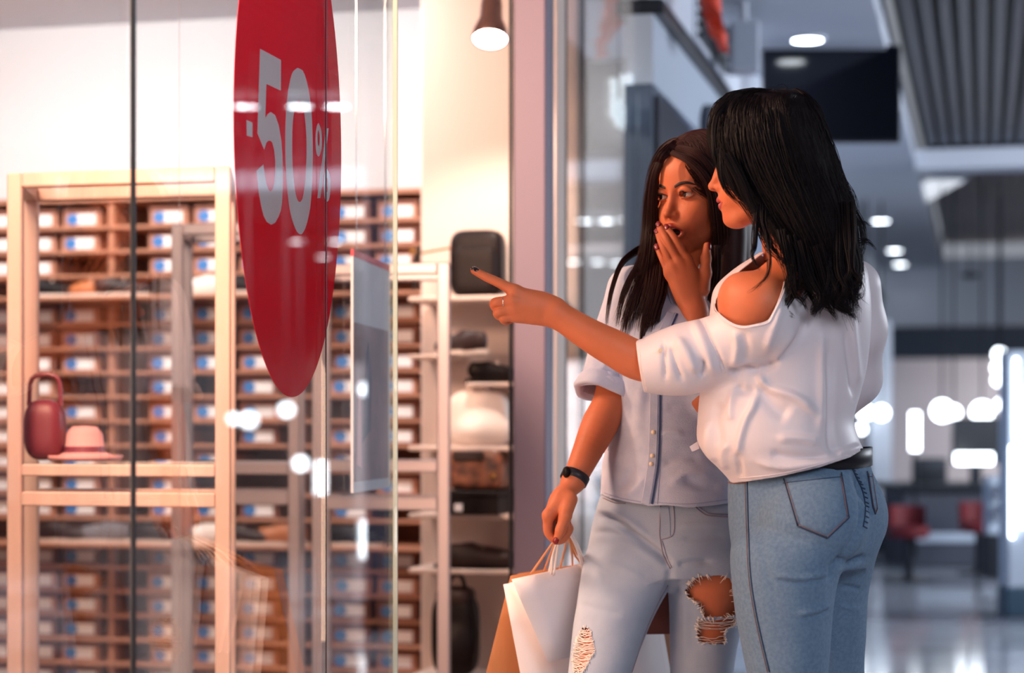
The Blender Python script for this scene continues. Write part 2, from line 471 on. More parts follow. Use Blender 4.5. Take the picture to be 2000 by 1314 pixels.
def ribbon_on(tree,pts,n,width,thick):
    """a raised band along a curve drawn on a garment"""
    C=trace(tree,pts,n,0.0); V=[];Fs=[]
    for i,p in enumerate(C):
        t=C[min(i+1,len(C)-1)]-C[max(i-1,0)]; t/=np.linalg.norm(t)+1e-9
        v=np.array([0,0,CH])-p; v/=np.linalg.norm(v); s_=np.cross(t,v); s_/=np.linalg.norm(s_)+1e-9
        for a_,b_ in ((-1,-.5),(-.9,1),(.9,1),(1,-.5)): V.append(p+s_*a_*width/2+v*b_*thick)
    for i in range(len(C)-1):
        for k in range(4): Fs.append((i*4+k,i*4+(k+1)%4,i*4+4+(k+1)%4,i*4+4+k))
    Fs+= [(3,2,1,0),tuple(len(V)-4+k for k in range(4))]
    return V,Fs
def strands(C,R,n=3):
    """thin tubes: C strands x points x 3, R strands x points"""
    N,S,_=C.shape
    T=np.gradient(C,axis=1); T/=np.linalg.norm(T,axis=2)[:,:,None]+1e-12
    ref=np.tile(np.array([0.31,0.9,0.25]),(N,S,1)); X=np.cross(T,ref); X/=np.linalg.norm(X,axis=2)[:,:,None]+1e-12; Y=np.cross(T,X)
    V=np.stack([C+R[:,:,None]*(X*math.cos(2*math.pi*k/n)+Y*math.sin(2*math.pi*k/n)) for k in range(n)],2)   # N,S,n,3
    id_=np.arange(N*S*n).reshape(N,S,n); Q=[]
    for k in range(n):
        j=(k+1)%n; Q.append(np.stack([id_[:,:-1,k],id_[:,:-1,j],id_[:,1:,j],id_[:,1:,k]],-1).reshape(-1,4))
    return V.reshape(-1,3),np.vstack(Q)
def lock(pts,n,spread,rng,S=22,flat=0.6,r=0.0009,wave=0.0,wfreq=3.0,taper=0.8,endvar=0.25,jit=0.2):
    """strands of one lock along (px,py,Y) points; spread in m at root, middle and tip"""
    P=np.array([at(*p) for p in pts]); G=catmull(P,S); t=np.linspace(0,1,S)
    T=np.gradient(G,axis=0); T/=np.linalg.norm(T,axis=1)[:,None]+1e-12
    A=np.cross(T,np.array([0,1.0,0])); A/=np.linalg.norm(A,axis=1)[:,None]+1e-9; B=np.cross(A,T)
    sp=np.interp(t,[0,.5,1],spread) if len(spread)==3 else np.interp(t,np.linspace(0,1,len(spread)),spread)
    rr=np.sqrt(rng.uniform(0,1,n)); th=rng.uniform(0,2*math.pi,n); u=rr*np.cos(th); v=rr*np.sin(th)*flat
    du=rng.normal(0,jit,n); dv=rng.normal(0,jit*flat,n)
    U=u[:,None]+du[:,None]*t[None]**1.5; Vv=v[:,None]+dv[:,None]*t[None]**1.5
    ph=rng.uniform(0,6.28,n); wv=wave*np.sin(wfreq*2*math.pi*t[None]+0.6*ph[:,None])*(t[None]**0.7)
    C=G[None]+A[None]*(U*sp[None]+wv)[:,:,None]+B[None]*(Vv*sp[None]+0.5*wv)[:,:,None]
    te=1-rng.uniform(0,endvar,n)                     # each strand ends a little earlier
    s_=te[:,None]*t[None]*(S-1); i=np.clip(np.floor(s_).astype(int),0,S-2); f=(s_-i)[:,:,None]; rows=np.arange(n)[:,None]
    C=C[rows,i]*(1-f)+C[rows,i+1]*f
    R=r*(1-taper*t[None]**2)*rng.uniform(.7,1.3,n)[:,None]
    return C,R

# ------------------------------------------------------------------ the setting
M_floor = mat('mall_floor_joint', (92, 98, 108), 0.35)
M_tile = mat('pale_polished_tile', (176, 182, 192), 0.10, var=0.06, vscale=3)
M_tile2 = mat('grey_polished_tile', (120, 124, 136), 0.12, var=0.08, vscale=3)
M_shopfloor = mat('shop_floor_screed', (150, 126, 112), 0.35, var=0.06)
M_white = mat('white_painted_wall', (216, 218, 222), 0.7, bump=0.05)
M_soffit = mat('pale_grey_soffit', (196, 202, 214), 0.7, bump=0.03)
M_fascia = mat('blue_grey_fascia', (176, 188, 204), 0.5)
M_darkmetal = mat('dark_metal', (34, 38, 46), 0.4, 0.6)
M_slat = mat('dark_ceiling_slat', (58, 63, 80), 0.4, 0.6)
M_mauve = mat('mauve_grey_cladding', (120, 108, 128), 0.55)
M_cream = mat('cream_panel', (206, 186, 176), 0.6)
M_wood = mat('pale_birch_wood', (192, 164, 152), 0.5, var=0.10, vscale=14, stretch=(1, 1, 0.1))
M_steel = mat('satin_steel', (176, 166, 170), 0.35, 0.5)
M_shelf = mat('warm_brown_shelf_board', (172, 118, 92), 0.6, var=0.12, vscale=10)
M_gasket = mat('black_gasket', (16, 16, 24), 0.5)
M_edge = mat('green_white_glass_edge', (140, 156, 150), 0.2)
M_glass = glass_mat('shop_window_glass')

def structure(o): return tag(o, kind='structure')

fl = structure(MB().wbox(-4, 40, -0.06, 14, -0.12, -0.012).obj('floor', M_floor))
# the polished mall tiles in view, each a piece of its own, lying in a fine joint
tb = MB().wbox(0, 0.596, 0, 0.596, -0.012, 0.0, 0.004); tile_base = W(0, 0)
tile0 = None
rng = np.random.default_rng(3)
for i in range(0, 26):
    for j in range(0, 9):
        a, b = 1.2+0.6*i, -0.02+0.6*j
        m_alt = (i % 5 == 2) or (j % 4 == 3)
        if tile0 is None:
            tile0 = tb.obj('tile', [M_tile], fl, tile_base); tile0.location = W(a, b)-wloc(fl)
            me_a = tile0.data; me_b = me_a.copy(); me_b.materials[0] = M_tile2
            tile0.location[2] = -wloc(fl)[2]
            continue
        t = tile0.copy(); t.data = me_b if m_alt else me_a; COL.objects.link(t)
        p = W(a, b)-wloc(fl); t.location = p
structure(MB().wbox(-4, 9.5, -4.0, -0.06, -0.12, 0.0).obj('floor_shop', M_shopfloor))
# shop shell
structure(MB().wbox(7.80, 7.95, -4.0, -0.02, 0.0, 2.78).obj('wall_back', M_white))
structure(MB().wbox(-4.0, 7.95, -4.12, -4.0, 0.0, 2.78).obj('wall_left', M_white))
structure(MB().wbox(-4.0, 7.95, -4.12, 0.0, 2.78, 2.90).obj('ceiling_shop', M_white))
for k, b in enumerate((-0.9, -2.0, -3.1)):
    structure(MB().wbox(-1.0, 7.8, b-0.05, b+0.05, 2.735, 2.78, 0.008).obj('trim_%d' % (k+1), M_white))
# the mauve pillar beside the shop's opening, its steel edge and the cream jamb behind it
structure(MB().wbox(5.56, 5.64, 0.004, 0.095, 0.0, 2.63, 0.004).obj('trim_4', M_mauve))
structure(MB().wbox(5.548, 5.56, -0.005, 0.004, 0.0, 2.63, 0.003).obj('trim_5', M_darkmetal))
structure(MB().wbox(5.642, 5.67, 0.00, 0.096, 0.0, 2.63, 0.003).obj('trim_6', M_steel))
structure(MB().wbox(6.10, 6.23, -0.05, 0.01, 0.0, 2.63, 0.004).obj('trim_7', M_cream))
# fascia over the glass, with its dark top rail; the soffit with the downlights runs along it
structure(MB().wbox(-4, 5.6, -0.06, 0.04, 2.66, 3.0).obj('wall_fascia', M_fascia))
structure(MB().wbox(7.63, 30, -0.02, 0.05, 2.34, 2.60).obj('wall_fascia.001', M_fascia))
structure(MB().wbox(7.63, 30, -0.03, 0.09, 2.60, 2.66, 0.01).obj('trim_8', M_darkmetal))
structure(MB().wbox(7.63, 30, -0.02, 0.04, 2.66, 3.0).obj('wall_fascia.002', M_soffit))
structure(MB().wbox(-4, 26, -0.06, 0.72, 3.0, 3.1).obj('ceiling', M_soffit))
structure(MB().wbox(-4, 26, 0.72, 0.76, 3.0, 3.22).obj('trim_9', M_soffit))
cl = structure(MB().wbox(-4, 26, 0.76, 9.0, 3.40, 3.5).obj('ceiling_void', M_darkmetal))
sb = MB().wbox(0, 17.0, 0, 0.055, 3.10, 3.20, 0.006)
s0 = None
for k in range(52):
    p = W(5.0, 0.86+0.088*k)
    if s0 is None:
        s0 = sb.obj('slat', M_slat, cl, W(0, 0, 3.10)); s0.location = p+np.array([0, 0, 3.10])-wloc(cl); s = s0
    else:
        s = s0.copy(); COL.objects.link(s); s.location = p+np.array([0, 0, 3.10])-wloc(cl)
# pale beams across the slats and the bulkhead where the hall ends
structure(MB().wbox(15.0, 15.3, 0.76, 6.0, 2.94, 3.08).obj('trim_10', M_soffit))
structure(MB().wbox(24.6, 24.8, -0.1, 9.0, 2.30, 3.1).obj('wall_far', M_soffit))
structure(MB().wbox(24.85, 25.2, -0.1, 9.0, 1.92, 2.30).obj('trim_11', mat('slate_beam', (48, 62, 82), 0.5)))
M_farwall = mat('far_shop_wall', (168, 164, 170), 0.6)
structure(MB().wbox(29.0, 29.2, -2.0, 14.0, 0.0, 3.0).obj('wall_far.001', M_farwall))
structure(MB().wbox(25.2, 29.0, -2.0, 14.0, 2.6, 2.7).obj('ceiling_far', M_farwall))
structure(MB().wbox(7.9, 30, -0.06, -0.02, 0.0, 2.34).obj('wall_right', mat('blue_grey_shopfront', (128, 140, 160), 0.5)))

# glass panes with gaskets
def pane(a0, a1, name):
    g = MB().wbox(a0, a1, -0.010, 0.0, 0.02, 2.66 if a0 < 6 else 2.98).obj(name, M_glass); structure(g); return g
A262, A350, A637, A777 = 3.0934, 3.2664, 3.9955, 4.4837
p1 = pane(-3.0, A262-0.004, 'window_1'); p2 = pane(A262+0.004, A637-0.002, 'window_2'); p3 = pane(A637+0.002, A777-0.004, 'window_3')
MB().wbox(A262-0.005, A262+0.005, -0.0045, 0.0015, 0.02, 2.66, 0.001).obj('gasket', M_gasket, p2)
MB().wbox(A350-0.0006, A350+0.0006, 0.0001, 0.0004, 0.02, 2.66).obj('silicone_seam', mat('clear_silicone', (150, 136, 134), 0.4), p2)
MB().wbox(A637-0.0018, A637+0.0018, -0.0012, 0.0006, 0.02, 2.66).obj('gasket', M_gasket, p3)
MB().wbox(A777-0.004, A777, -0.010, 0.0, 0.02, 2.66).obj('pane_edge', M_edge, p3)
p4 = pane(6.262, 7.62, 'window_4')
MB().wbox(6.235, 6.26, -0.02, 0.01, 0.0, 2.6, 0.002).obj('frame', M_darkmetal, p4)
MB().wbox(6.555, 6.562, -0.012, 0.002, 0.02, 2.6).obj('gasket', M_gasket, p4)
structure(MB().wbox(-3, A777, -0.03, 0.02, 0.0, 0.02, 0.004).obj('trim_12', M_steel))
structure(MB().wbox(7.62, 7.9, -0.06, 0.05, 0.0, 2.34, 0.006).obj('trim_13', mat('petrol_grey_pillar', (70, 84, 104), 0.5)))
# second shop behind the farther pane
M_brown = mat('taupe_shop_wall', (188, 150, 132), 0.6)
structure(MB().wbox(6.2, 9.6, -3.0, -2.9, 0, 2.7).obj('wall_second_shop', M_brown))
structure(MB().wbox(9.5, 9.6, -2.9, -0.3, 0, 2.7).obj('wall_second_shop_back', M_brown))
structure(MB().wbox(6.2, 9.6, -2.9, -0.06, 2.70, 2.8).obj('ceiling_second_shop', M_soffit))
structure(MB().wbox(7.96, 9.6, -3.0, -0.06, -0.1, 0.0).obj('floor_second_shop', M_shopfloor))
area_light('second_shop_fill', W(8.4, -1.4, 2.66), W(8.4, -1.5, 0), 1.2, 1.2, 290, (1.0, 0.74, 0.58))  # unseen fill light added to brighten the inside behind the pane
# opposite side of the mall, seen mirrored in the glass
M_opp = mat('opposite_shopfront', (58, 62, 74), 0.5)
structure(MB().wbox(-4, 24.6, 6.6, 6.75, 0.0, 3.4).obj('wall_opposite', M_opp))

# ------------------------------------------------------------------ the sale sign on the glass
def on_pl(px, py): return on_b(px, py, -0.0112)
def crop4(L): return [(440+x/3.285, y/3.285) for x, y in L]
M_red = film_mat('red_vinyl_film', (222, 26, 48), 0.16)
M_digit = film_mat('pale_frosted_film', (240, 222, 226), 0.02)
NV = np.array([UY, -UX, 0.0])      # from the glass into the mall
ring = [W(3.8281+0.2953*math.cos(t), -0.0112, 1.5997+0.4878*math.sin(t)) for t in np.linspace(0, 2*math.pi, 96, endpoint=False)]
sign = MB().prism(ring, -NV*0.0008).obj('sale_sign', M_red)
tag(sign, 'tall red oval vinyl sale sign stuck inside the shop window', 'sign')
def flat_ring(mb, outer, inner, n=48):
    A = catmull(np.array(outer+[outer[0]], float), n+1)[:-1]; B = catmull(np.array(inner+[inner[0]], float), n+1)[:-1]
    def ordr(P):
        c = P.mean(0); i = int(np.argmin(P[:, 1])); P = np.roll(P, -i, 0)
        d = P-c; ar = (d[:, 0]*np.roll(d[:, 1], -1)-d[:, 1]*np.roll(d[:, 0], -1)).sum()
        return P if ar > 0 else np.roll(P[::-1], 1, 0)
    A, B = ordr(A), ordr(B); V = [on_pl(*p)+NV*0.0006 for p in crop4(A)]+[on_pl(*p)+NV*0.0006 for p in crop4(B)]
    V += [v-NV*0.0005 for v in V]; Fs = []
    for i in range(n):
        j = (i+1) % n
        Fs += [(i, j, n+j, n+i), (2*n+j, 2*n+i, 3*n+i, 3*n+j), (j, i, 2*n+i, 2*n+j), (n+i, n+j, 3*n+j, 3*n+i)]
    mb.add(V, Fs)
def flat_poly(mb, poly):
    mb.prism([on_pl(*p)+NV*0.0001 for p in crop4(poly)], NV*0.0005)
five = [(222,313),(356,385),(355,582),(262,538),(255,760),(270,732),(290,718),(318,738),(342,805),(358,900),(365,1000),(368,1110),(366,1220),(362,1300),(355,1350),(340,1390),(318,1429),(293,1441),(265,1424),(245,1384),(230,1324),(215,1240),(200,1095),(243,1055),(250,1110),(262,1180),(275,1215),(288,1230),(303,1215),(314,1170),(321,1090),(320,1030),(312,960),(300,915),(288,903),(275,902),(262,915),(248,960),(205,855)]
mb = MB(); flat_poly(mb, five); mb.obj('digit_five', M_digit, sign)
mb = MB(); flat_ring(mb, [(462,435),(500,460),(530,560),(550,700),(558,850),(560,1000),(556,1150),(545,1320),(520,1440),(495,1495),(478,1502),(455,1480),(425,1400),(405,1290),(390,1120),(384,950),(386,780),(395,640),(410,540),(430,465)],
    [(468,640),(495,675),(510,760),(520,900),(518,1060),(510,1180),(495,1270),(475,1296),(455,1265),(440,1180),(430,1050),(428,900),(432,780),(445,690)]); mb.obj('digit_zero', M_digit, sign)
mb = MB(); flat_ring(mb, [(597,788),(612,830),(618,900),(614,960),(600,1003),(585,985),(578,920),(580,850),(588,805)], [(597,832),(604,870),(604,910),(599,938),(592,925),(590,880),(592,845)])
flat_ring(mb, [(652,1083),(668,1120),(675,1180),(670,1250),(658,1290),(642,1285),(633,1240),(632,1170),(640,1105)], [(652,1135),(658,1165),(658,1210),(652,1235),(645,1215),(644,1170)])
flat_poly(mb, [(645,825),(662,822),(608,1270),(590,1272)]); mb.obj('percent_sign', M_digit, sign)
mb = MB(); flat_poly(mb, [(135,770),(173,787),(173,880),(137,870)]); mb.obj('minus_sign', M_digit, sign)

# ------------------------------------------------------------------ shop display: open frames
def open_frame(name, label, L, R, Yl, Yr, top_py, rails, post, depth, m, mside=None, group=None, ddir=(-0.06, 1.0)):
    """rectangular open display frame: front posts at pixel columns L and R at their distances"""
    pl = at(L, 840, Yl)[:2]; pr = at(R, 840, Yr)[:2]; x = (pr-pl); wd = np.linalg.norm(x); x /= wd
    d = np.array(ddir)/np.linalg.norm(ddir)
    zt = CH-(top_py-840)/F*(Yl+Yr)/2
    def fr(u, v, z): q = pl+x*u+d*v; return np.array([q[0], q[1], z])
    t = thing(name, (*((pl+pr)/2+d*depth/2), 0), label, 'display frame', group)
    h = post/2
    for u in (0, wd):
        for v in (0, depth):
            MB().cbox((u-h, v-h, 0), (u+h, v+h, zt), fr, 0.004).obj('post', m, t)
    for v in (0, depth): MB().cbox((h, v-h, zt-post*0.9), (wd-h, v+h, zt), fr, 0.004).obj('top_rail', m, t)
    for u in (0, wd): MB().cbox((u-h, h, zt-post*0.9), (u+h, depth-h, zt), fr, 0.004).obj('side_rail', m, t)
    for (z0, z1) in rails:
        for v in (0, depth): MB().cbox((h, v-h, z0), (wd-h, v+h, z1), fr, 0.003).obj('cross_rail', m, t)
    return t
open_frame('display_rack', 'tall pale birch open display frame nearest behind the glass', 30, 436, 4.82, 4.70, 333, [(0.94, 0.968), (0.868, 0.902)], 0.039, 0.28, M_wood, ddir=(-0.10, 1))
open_frame('display_rack', 'slim lilac grey display frame behind the birch frame', 347, 575, 5.95, 5.88, 436, [(0.92, 0.955), (0.83, 0.87)], 0.036, 0.25, M_steel, ddir=(-0.05, 1))
open_frame('display_rack', 'low grey display frame standing at the open shop doorway', 622, 866, 5.80, 5.73, 515, [(0.93, 0.962), (0.82, 0.856)], 0.036, 0.25, M_steel, ddir=(-0.02, 1))

# ------------------------------------------------------------------ the shoe wall: shelves and boxes
M_carton = mat('kraft_shoe_carton', (184, 128, 104), 0.7, var=0.08, vscale=5)
M_carton_dark = mat('dark_kraft_carton', (128, 78, 62), 0.7, var=0.10, vscale=5)
M_label = mat('white_box_label', (240, 236, 236), 0.6)
M_dot = mat('blue_label_dot', (52, 120, 190), 0.5)
sh = thing('shoe_shelving', W(7.6, -2.3), 'tall brown wall shelving full of shoe boxes across the shop back', 'shelving')
zs = []
z = 0.06
for k in range(20):
    zs.append(z); z += 0.094
disp = {13}         # a deeper display board
ZT = CH+440/F*8.0
B0, B1 = -3.96, -0.62
MB().wbox(7.775, 7.795, B0, B1, 0.0, ZT).obj('back_panel', M_shelf, sh)
for k, z in enumerate(zs):
    if z > ZT-0.05: continue
    deep = 7.28 if k in (6, 16) else 7.44
    MB().wbox(deep, 7.775, B0, B1, z-0.018, z-0.004, 0.003).obj('shelf_board', M_shelf, sh)
MB().wbox(7.44, 7.775, B0, B1, ZT-0.02, ZT, 0.003).obj('shelf_board', M_shelf, sh)
for b in (B0+0.012, -2.05, -1.28, B1-0.012):
    MB().wbox(7.46, 7.775, b-0.012, b+0.012, 0.0, ZT-0.02, 0.003).obj('upright', M_shelf, sh)
def make_box():
    t = thing('shoe_box', W(0, 0), 'kraft shoe box with a white and blue end label on the wall shelving', 'box', 'shoe boxes on the wall shelving')
    o = MB().wbox(0.0, 0.29, -0.078, 0.078, 0.0, 0.056, 0.002).obj('carton', [M_carton], t, W(0, 0)); o.location = (0, 0, 0)
    MB().wbox(-0.003, 0.293, -0.081, 0.081, 0.0562, 0.072, 0.002).obj('lid', M_carton_dark, t)
    l = MB().wbox(-0.0042, 0.0, -0.050, 0.058, 0.010, 0.052).obj('label', M_label, t)
    pts = [W(-0.0044, -0.036+0.024*math.cos(w), 0.031+0.0215*math.sin(w)) for w in np.linspace(0, 2*math.pi, 16, endpoint=False)]
    MB().prism(pts, -NV*0+W(-0.0012, 0)-W(0, 0)).obj('dot', M_dot, l)
    return t
# box built at the frame origin, then moved: shift children so that the root is their base
proto = make_box()
ORD = 'first second third fourth fifth sixth seventh eighth ninth tenth eleventh twelfth thirteenth fourteenth fifteenth sixteenth seventeenth eighteenth nineteenth twentieth'.split()
first = True; nbox = 0
me_dark = None
for k, z in enumerate(zs):
    if z > ZT-0.1 or k in (6, 16): continue
    b = -3.84; col = 18
    while b < -0.72:
        b += 0.184; col -= 1
        if any(abs(b-u) < 0.095 for u in (-2.05, -1.28)) or b > -0.72: continue
        if rng.uniform() < 0.07 or nbox > 296: continue
        a = 7.47+rng.uniform(0, 0.012)
        P = W(a, b+rng.uniform(-.006, .006), z-0.004)
        if first:
            c = proto; proto.location = P; first = False
        else:
            c = copy_tree(proto, P)
            if rng.uniform() < 0.4:
                if me_dark is None:
                    me_dark = c.children[0].data.copy(); me_dark.materials[0] = M_carton_dark
                for ch in c.children:
                    if ch.name.startswith('carton'): ch.data = me_dark
        c['label'] = '%s kraft shoe box, %s shelf row from the floor, %s place from the shop entrance' % ('dark' if c.children[0].data is me_dark or any(ch.data is me_dark for ch in c.children) else 'light', ORD[k], ORD[max(0, min(19, col))])
        nbox += 1

# ------------------------------------------------------------------ things in the shop
M_black = mat('black_leather', (20, 11, 12), 0.45, spec=0.16, bump=0.15, bscale=120)
M_choc = mat('dark_brown_leather', (44, 26, 24), 0.42, spec=0.35, var=0.2, vscale=12, bump=0.15, bscale=120)
M_tan = mat('tan_leather', (176, 104, 62), 0.45)
M_snake = mat('brown_embossed_leather', (150, 92, 66), 0.35, rgb2=(52, 34, 32), vscale=22)
M_offwhite = mat('off_white_leather', (236, 222, 214), 0.5, bump=0.1, bscale=30)
M_gold = mat('brass_fitting', (214, 160, 96), 0.25, 1.0)
M_sole = mat('pale_rubber_sole', (214, 196, 184), 0.6)
M_lens = mat('lamp_lens', (255, 250, 244), 0.4, emit=(255, 248, 240), estr=14)
M_lens_cool = mat('cool_lamp_lens', (255, 255, 255), 0.4, emit=(240, 248, 255), estr=16)
M_chrome = mat('polished_metal', (206, 206, 212), 0.15, 1.0)
M_lampshade = mat('bronze_lamp_shade', (120, 92, 88), 0.3, 0.6)

structure(MB().wbox(6.62, 6.78, -0.560, -0.03, 0.0, 2.78, 0.006).obj('wall_display', M_cream))
dsp = thing('display_ledge', W(6.5, -0.35), 'cream stepped ledges carrying bags and shoes on the display wall', 'shelf')
for z0 in (1.474, 1.0, 0.786, 0.612, 0.27):
    MB().wbox(6.37, 6.62, -0.53, -0.06, z0-0.016, z0, 0.004).obj('shelf_board', M_cream, dsp)
for z0, b0, b1 in ((1.29, -0.53, -0.40), (1.20, -0.34, -0.12)):
    MB().wbox(6.37, 6.62, b0, b1, z0-0.012, z0, 0.003).obj('riser', M_cream, dsp)

def px_b(px, a):
    """the b at which a pixel column meets the plane a = const"""
    k = (px-1000)/F
    # X0+a*UX+b*UY = k*(a*UY-b*UX)
    return (k*a*UY-X0-a*UX)/(UY+k*UX)
def soft_box(c, r, yaw, n=4.0):
    """rounded box prim"""
    c = np.array(c); cs, sn = math.cos(yaw), math.sin(yaw)
    def fn(x, y, z):
        u = ((x-c[0])*cs+(y-c[1])*sn)/r[0]; v = (-(x-c[0])*sn+(y-c[1])*cs)/r[1]; w = (z-c[2])/r[2]
        return ((np.abs(u)**n+np.abs(v)**n+np.abs(w)**n)**(1/n)-1)*min(r)
    R = math.hypot(r[0], r[1])
    return Prim(fn, c-np.array([R, R, r[2]]), c+np.array([R, R, r[2]]))
def sdf_obj(name, prims, m, parent=None, h=0.006, k=0.01, cuts=(), smooth=1, base=None):
    lo = np.min([p.lo for p in prims], 0)-0.02; hi = np.max([p.hi for p in prims], 0)+0.02
    g = Grid(lo, hi, h)
    for p in prims: g.add(p, k)
    for c in cuts: g.cut(c, 0.004)
    V, Q = g.mesh(smooth); return obj(name, V, Q, m, parent, base, smooth=True)
YAWC = CORR_YAW
# black crossbody bag at the top of the display wall
c = W(6.46, (px_b(878, 6.44)+px_b(984, 6.44))/2); zc = 1.474
bag = thing('crossbody_bag', (c[0], c[1], zc), 'black leather crossbody bag with curved flap on the top ledge', 'bag')
sdf_obj('body', [soft_box((c[0], c[1], zc+0.107), (0.088, 0.045, 0.107), YAWC, 5)], M_black, bag, 0.005)
fl0 = sdf_obj('front_pocket', [soft_box((c[0]-0.01, c[1]-0.043, zc+0.085), (0.070, 0.014, 0.075), YAWC, 5)], M_black, bag, 0.005)
MB().tube(catmull([W(6.46, -0.52, 1.64), W(6.44, -0.525, 1.60), W(6.43, -0.53, 1.56), W(6.43, -0.525, 1.50)], 8), 0.008).obj('strap', M_black, bag)
MB().tube([W(6.415, -0.50, 1.615), W(6.415, -0.40, 1.63)], 0.004).obj('zip', M_gold, bag)
MB().tube([W(6.41, -0.527, 1.612), W(6.41, -0.527, 1.63)], 0.011).obj('buckle', M_gold, bag)

def shoe(P, yaw, label, m, heel=0.0, group=None, L=0.25, name='shoe'):
    """low shoe standing at P, toe towards the yaw direction"""
    t = thing(name, P, label, 'shoe', group)
    f = np.array([math.cos(yaw), math.sin(yaw), 0]); s = np.array([-f[1], f[0], 0]); P = np.array(P, float); z = np.array([0, 0, 1.0])
    R = [f, s, z]; k = L/0.25
    prims = [ell(P+f*0.055*k+z*0.028, (0.075*k, 0.036*k, 0.030*k), R), ell(P-f*0.055*k+z*0.040, (0.065*k, 0.032*k, 0.052*k), R), ell(P+f*0.0+z*0.035, (0.09*k, 0.030*k, 0.035*k), R)]
    cuts = [ell(P-f*0.060*k+z*0.085, (0.045*k, 0.020*k, 0.035*k), R)]
    lo = np.min([p.lo for p in prims], 0)-0.02; hi = np.max([p.hi for p in prims], 0)+0.02; lo[2] = P[2]+0.010
    g = Grid(lo, hi, 0.006)
    for p in prims: g.add(p, 0.02)
    for c in cuts: g.cut(c)
    V, Q = g.mesh(1); obj('upper', V, Q, m, t, smooth=True)
    out = []
    for i in range(20):
        w = 2*math.pi*i/20; x = math.cos(w); wd = 0.036 if x > 0 else 0.030
        out.append(P+f*x*0.128*k+s*math.sin(w)*wd*k)
    MB().prism(out, z*0.014).obj('sole', M_sole if heel == 0 else M_black, t)
    MB().tube([P+f*0.02*k+s*0.020+z*0.064, P+f*0.02*k-s*0.020+z*0.064], 0.004).obj('lace', M_sole, t)
    return t
zz_ = 1.29
shoe(W(6.42, px_b(902, 6.42), 1.29), CORR_YAW+2.5, 'dark brown ankle shoe on the small riser under the bag', M_choc)
shoe(W(6.44, px_b(962, 6.44), 1.20), CORR_YAW+0.4, 'small black court shoe on the lower riser by the mauve pillar', M_black, 1, L=0.17)
shoe(W(6.42, px_b(932, 6.42), 0.612), CORR_YAW+0.1, 'dark brown loafer alone on a low ledge of the display wall', M_choc, 1, L=0.27)
# off-white tote between the risers and the brown bag
c = W(6.45, px_b(935, 6.45))
tote = thing('tote_bag', (c[0], c[1], 1.0), 'slouchy off white leather tote on the middle ledge', 'bag')
sdf_obj('body', [soft_box((c[0], c[1], 1.09), (0.10, 0.05, 0.09), YAWC, 3.2), ell((c[0]+0.02, c[1]-0.03, 1.05), (0.08, 0.05, 0.05))], M_offwhite, tote, 0.006, 0.03)
for s in (-1, 1): MB().tube(catmull([W(6.45+0.02*s, px_b(915, 6.45), 1.16), W(6.45+0.03*s, px_b(922, 6.45), 1.19), W(6.45+0.03*s, px_b(950, 6.45), 1.19), W(6.45+0.02*s, px_b(958, 6.45), 1.16)], 14), 0.006).obj('handle', M_offwhite, tote)
# brown embossed bag on a black box
c = W(6.42, px_b(934, 6.42))
bb = thing('handbag', (c[0], c[1], 0.861), 'brown snake embossed handbag lying on a black presentation box', 'bag')
sdf_obj('body', [soft_box((c[0], c[1], 0.861+0.066), (0.094, 0.06, 0.066), YAWC, 6)], M_snake, bb, 0.005)
MB().wbox(6.345, 6.36, px_b(885, 6.36), px_b(945, 6.36), 0.955, 0.985, 0.003).obj('flap', M_choc, bb)
MB().tube([W(6.35, px_b(962, 6.35), 0.90), W(6.35, px_b(962, 6.35), 0.915)], 0.012).obj('clasp', M_gold, bb)
blk = thing('presentation_box', (c[0], c[1], 0.786), 'flat black presentation box under the brown handbag', 'box')
MB().wbox(6.33, 6.58, px_b(882, 6.42), px_b(986, 6.42), 0.786, 0.842, 0.003).obj('base', M_black, blk)
MB().wbox(6.325, 6.585, px_b(880, 6.42), px_b(988, 6.42), 0.843, 0.860, 0.003).obj('lid', M_black, blk)
MB().wbox(6.322, 6.33, px_b(903, 6.42), px_b(918, 6.42), 0.796, 0.820).obj('price_tag', M_label, blk)
# black rucksack on the lowest ledge
c = W(6.43, px_b(890, 6.43))
rk = thing('rucksack', (c[0], c[1], 0.27), 'black rucksack with a rolled top and hanging straps', 'bag')
sdf_obj('body', [soft_box((c[0], c[1], 0.27+0.13), (0.075, 0.05, 0.13), YAWC, 4), ell((c[0], c[1]-0.04, 0.27+0.09), (0.06, 0.03, 0.07))], M_black, rk, 0.006, 0.02)
sdf_obj('top_flap', [soft_box((c[0], c[1], 0.27+0.25), (0.062, 0.05, 0.035), YAWC, 3)], M_choc, rk, 0.006)
MB().tube(catmull([c+np.array([-0.03, -0.03, 0.53]), c+np.array([-0.01, -0.04, 0.585]), c+np.array([0.02, -0.04, 0.585]), c+np.array([0.035, -0.03, 0.53])], 12), 0.007).obj('grab_handle', M_black, rk)
for s in (-1, 1): MB().tube(catmull([c+np.array([0.05*s, -0.05, 0.52]), c+np.array([0.066*s, -0.07, 0.42]), c+np.array([0.05*s, -0.06, 0.30])], 12), 0.007).obj('strap', M_black, rk)

